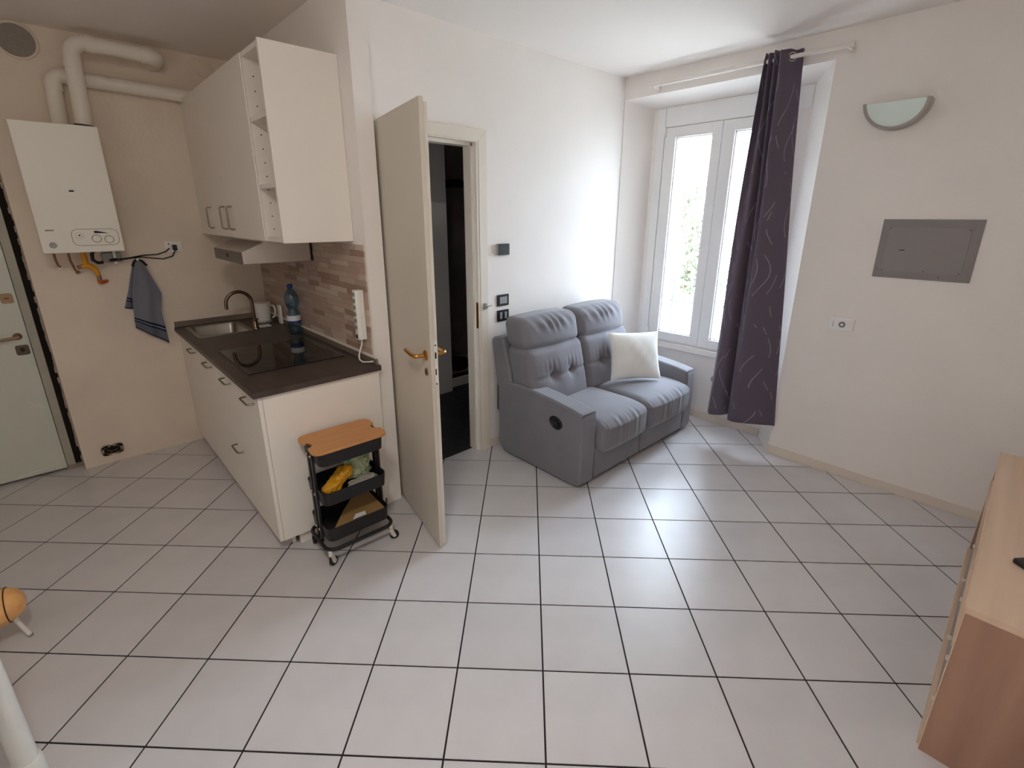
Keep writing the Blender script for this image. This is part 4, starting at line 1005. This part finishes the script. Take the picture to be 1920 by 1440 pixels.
t = thing('thermostat', 'black wall thermostat right of the doorway above the switches', 'thermostat', (1.44, 1.79, 1.41))
b = MB(); b.box(1.385, 1.49, 1.775, 1.80, 1.413, 1.487, M['black_plastic'], bev=.004); b.build('body', t)
b = MB(); b.box(1.382, 1.405, 1.777, 1.80, 1.414, 1.486, M['grey_plastic'], bev=.003); b.build('side', t)
for (zz, lab) in ((1.100, 'upper black framed light switch with grey rockers by the doorway'), (.991, 'lower black framed light switch with grey rockers above the sofa corner')):
    t = thing('light_switch', lab, 'switch', (1.44, 1.79, zz-.04), group='light switches by the doorway')
    b = MB(); b.box(1.388, 1.498, 1.791, 1.80, zz-.040, zz+.040, M['black_plastic'], bev=.003); b.build('plate', t)
    for k in range(3):
        b = MB(); b.box(1.410+.0225*k, 1.4315+.0225*k, 1.7875, 1.792, zz-.024, zz+.024, (M['grey_plastic'] if (k != 1 or zz > 1.05) else M['black_plastic']), bev=.001, T=Matrix.Translation((0, 0, 0))); b.build('rocker', t)
b = MB(); b.lathe([(0, 0), (.03, 0), (.028, .006), (0, .007)], (3.0, .90, .37), M['grey_plastic'], 18, ax=(-1, 0, 0)); tag(b.build('round_cover'), 'round grey cap on the wall under the window beside the sofa', 'cover plate')

# ================================================================== TV UNIT
t = thing('tv_unit', 'light oak low tv unit with smoked glass doors along the right edge', 'tv unit', (1.64, -1.02, 0))
x0, x1, yf, yb, hz = .932, 2.35, -.80, -1.25, .58
b = MB(); b.box(x0-.002, x1+.002, yb, yf+.002, hz-.024, hz, M['oak'], bev=.0015); tp = b.build('top', t)
b = MB(); b.box(x0-.002, x1+.002, yf+.002, yf+.004, hz-.024, hz, M['oak_edge']); b.build('edge_band', tp)
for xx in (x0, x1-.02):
    b = MB(); b.box(xx, xx+.02, yb, yf, 0, hz-.024, M['oak_shaded'], bev=.001); sp_ = b.build('side_panel', t)
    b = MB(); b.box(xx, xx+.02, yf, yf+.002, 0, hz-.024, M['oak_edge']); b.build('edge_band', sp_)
b = MB(); b.box(x0+.02, x1-.02, yb, yb+.01, .031, hz-.024, M['oak']); b.build('back_panel', t)
b = MB(); b.box(x0+.02, x1-.02, yb+.01, yf+.004, .415, .435, M['oak'], bev=.001); sh_ = b.build('shelf', t)
b = MB(); b.box(x0+.02, x1-.02, yf+.004, yf+.0055, .415, .435, M['oak_edge']); b.build('edge_band', sh_)
b = MB(); b.box(x0+.021, x1-.021, yb+.05, yf+.008, 0, .04, M['oak'], bev=.001); b.build('base_board', t)
b = MB(); b.box(1.42, 1.44, yb+.01, yf-.002, .435, hz-.024, M['oak']); b.build('divider', t)
b = MB(); b.box(1.90, 1.92, yb+.01, yf-.002, .435, hz-.024, M['oak']); b.build('divider', t)
for (a, c_) in ((x0+.022, 1.418), (1.922, x1-.022)):
    b = MB(); b.box(a, c_, yf-.022, yf-.005, .437, hz-.026, M['oak'], bev=.001); b.build('drawer', t)
b = MB(); b.box(x0+.02, x1-.02, yb+.01, yf-.02, .041, .05, M['oak']); b.build('bottom_panel', t)
for i_, (a, c_) in enumerate(((x0+.022, 1.298), (1.302, 1.728), (1.732, x1-.022))):
    b = MB(); b.box(a, c_, yf-.012, yf-.006, .052, .412, M['glass_front'], bev=.001); d = b.build('door', t)
    for zc in (.19, .36):
        b = MB(); b.box(a+.002, a+.016, yf-.006, yf+.008, zc-.006, zc+.006, M['caster_metal'], bev=.002); b.build('clip', d)
t = thing('remote_control', 'black remote control lying on the oak tv unit', 'remote control', (1.27, -.93, .58))
b = MB(); b.box(-.022, .022, -.085, .085, .581, .600, M['remote'], bev=.005, T=Matrix.Translation((1.255, -.955, 0)) @ Matrix.Rotation(math.radians(-40), 4, 'Z')); rm = b.build('body', t)
b = MB()
for i in range(3):
    for j in range(6): b.box(-.013+.01*i, -.006+.01*i, -.06+.02*j, -.048+.02*j, .600, .602, M['grey_plastic'], T=Matrix.Translation((1.255, -.955, 0)) @ Matrix.Rotation(math.radians(-40), 4, 'Z'))
b.build('buttons', t)

# ================================================================== LEFT EDGE: table leg and turned wooden stool
t = thing('white_table', 'white painted table of which one round leg shows at the lower left', 'table', (-1.55, .75, 0))
for (x, y) in ((-1.195, 1.02), (-1.195, .45), (-1.95, 1.02), (-1.95, .45)):
    b = MB(); b.tube([(x, y, .035), (x-.002, y+.002, .40), (x-.006, y+.004, .70)], [.030, .030, .030], M['white_paint'], 16); lg = b.build('leg', t)
    b = MB(); b.lathe([(0, 0), (.034, 0), (.037, .01), (.037, .10), (.033, .115), (0, .115)], (x, y, 0), M['white_paint'], 18); b.build('foot_cap', lg)
b = MB(); b.box(-2.02, -1.155, .38, 1.065, .70, .735, M['white_paint'], bev=.004); b.build('tabletop', t)
t = thing('wooden_footstool', 'varnished round wooden stool with white peg legs at the left edge', 'stool', (-1.36, 1.83, 0))
b = MB(); c0 = Vector((-1.372, 1.80, .178))
b.lathe([(0, -.18)] + [(.082*(1-abs(math.cos(PI*k/24))**3.2)**(1/2.4), -.18*math.cos(PI*k/24)) for k in range(1, 24)] + [(0, .18)], c0, M['wood_ball'], 28, ax=(1, -.05, 0)); b.build('body', t)
b = MB(); rr = .0868; xx = .128
b.tube([c0+Vector((xx, -.05*xx, 0))+Vector((.05, 1, 0)).normalized()*(.0702*math.cos(k*PI/16))+Vector((0, 0, .0702*math.sin(k*PI/16))) for k in range(32)], .0022, M['seam'], 6, closed=True); b.build('seam', t)
for (dx, dy) in ((.142, -.005), (-.115, .02), (.05, .06), (-.06, -.06)):
    b = MB(); b.tube([(c0.x+dx*.9, c0.y+dy*.7, .115), (c0.x+dx*1.1, c0.y+dy*1.1-.0, .004)], .0085, M['white_plastic'], 10); b.tube([(c0.x+dx*1.09, c0.y+dy*1.09, .010), (c0.x+dx*1.105, c0.y+dy*1.105, 0)], .0095, M['grey_plastic'], 10); b.build('leg', t)

# ================================================================== OUTSIDE
b = MB(); b.box(3.44, 60, -40, 40, -3.6, -3.5, M['ground_out']); b.build('ground_outside', kind=S, sharp=None)
t = thing('railing', 'pale horizontal balcony rails outside the window', 'railing', (3.38, 1.08, .60))
for zz in (1.085, .905):
    b = MB(); b.tube([(3.38, .585, zz), (3.38, 1.565, zz)], .009, M['fence'], 8); b.build('rail', t)
for y in (.60, 1.55):
    b = MB(); b.tube([(3.38, y, .60), (3.38, y, 1.11)], .010, M['fence'], 8); b.build('post', t)
t = thing('garden_tree', 'leafy green tree outside the window', 'tree', (10.5, 5.2, -3.5))
b = MB(); b.tube([(10.5, 5.2, -3.5), (10.45, 5.25, -1.5), (10.5, 5.1, .2), (10.4, 5.0, 1.8)], [.18, .15, .10, .03], M['bark'], 10); b.build('trunk', t)
random.seed(21); b = MB()
for k in range(1600):
    r = random.random()
    cx, cy, cz, s_ = random.choice([(10.3, 4.55, .55, .55), (10.2, 4.75, .95, .55), (10.4, 5.05, 1.35, .55), (10.3, 4.95, .2, .5), (10.4, 5.2, 2.0, .45), (10.5, 4.3, .1, .6)])
    p = Vector((cx+random.gauss(0, s_*.5), cy+random.gauss(0, s_*.45), cz+random.gauss(0, s_*.5)))
    d = Vector((random.gauss(0, 1), random.gauss(0, 1), random.gauss(0, 1))).normalized(); e = d.orthogonal().normalized(); L_ = random.uniform(.05, .10)
    vs = [b.bm.verts.new(q) for q in (p-d*L_, p+e*L_*.5, p+d*L_, p-e*L_*.5)]; fs = b.bm.faces.new(vs); b._fin([fs], M['leaf'])
b.build('foliage', t, sharp=None, kind='stuff')
print('tiles', ntile, 'backsplash', nb)
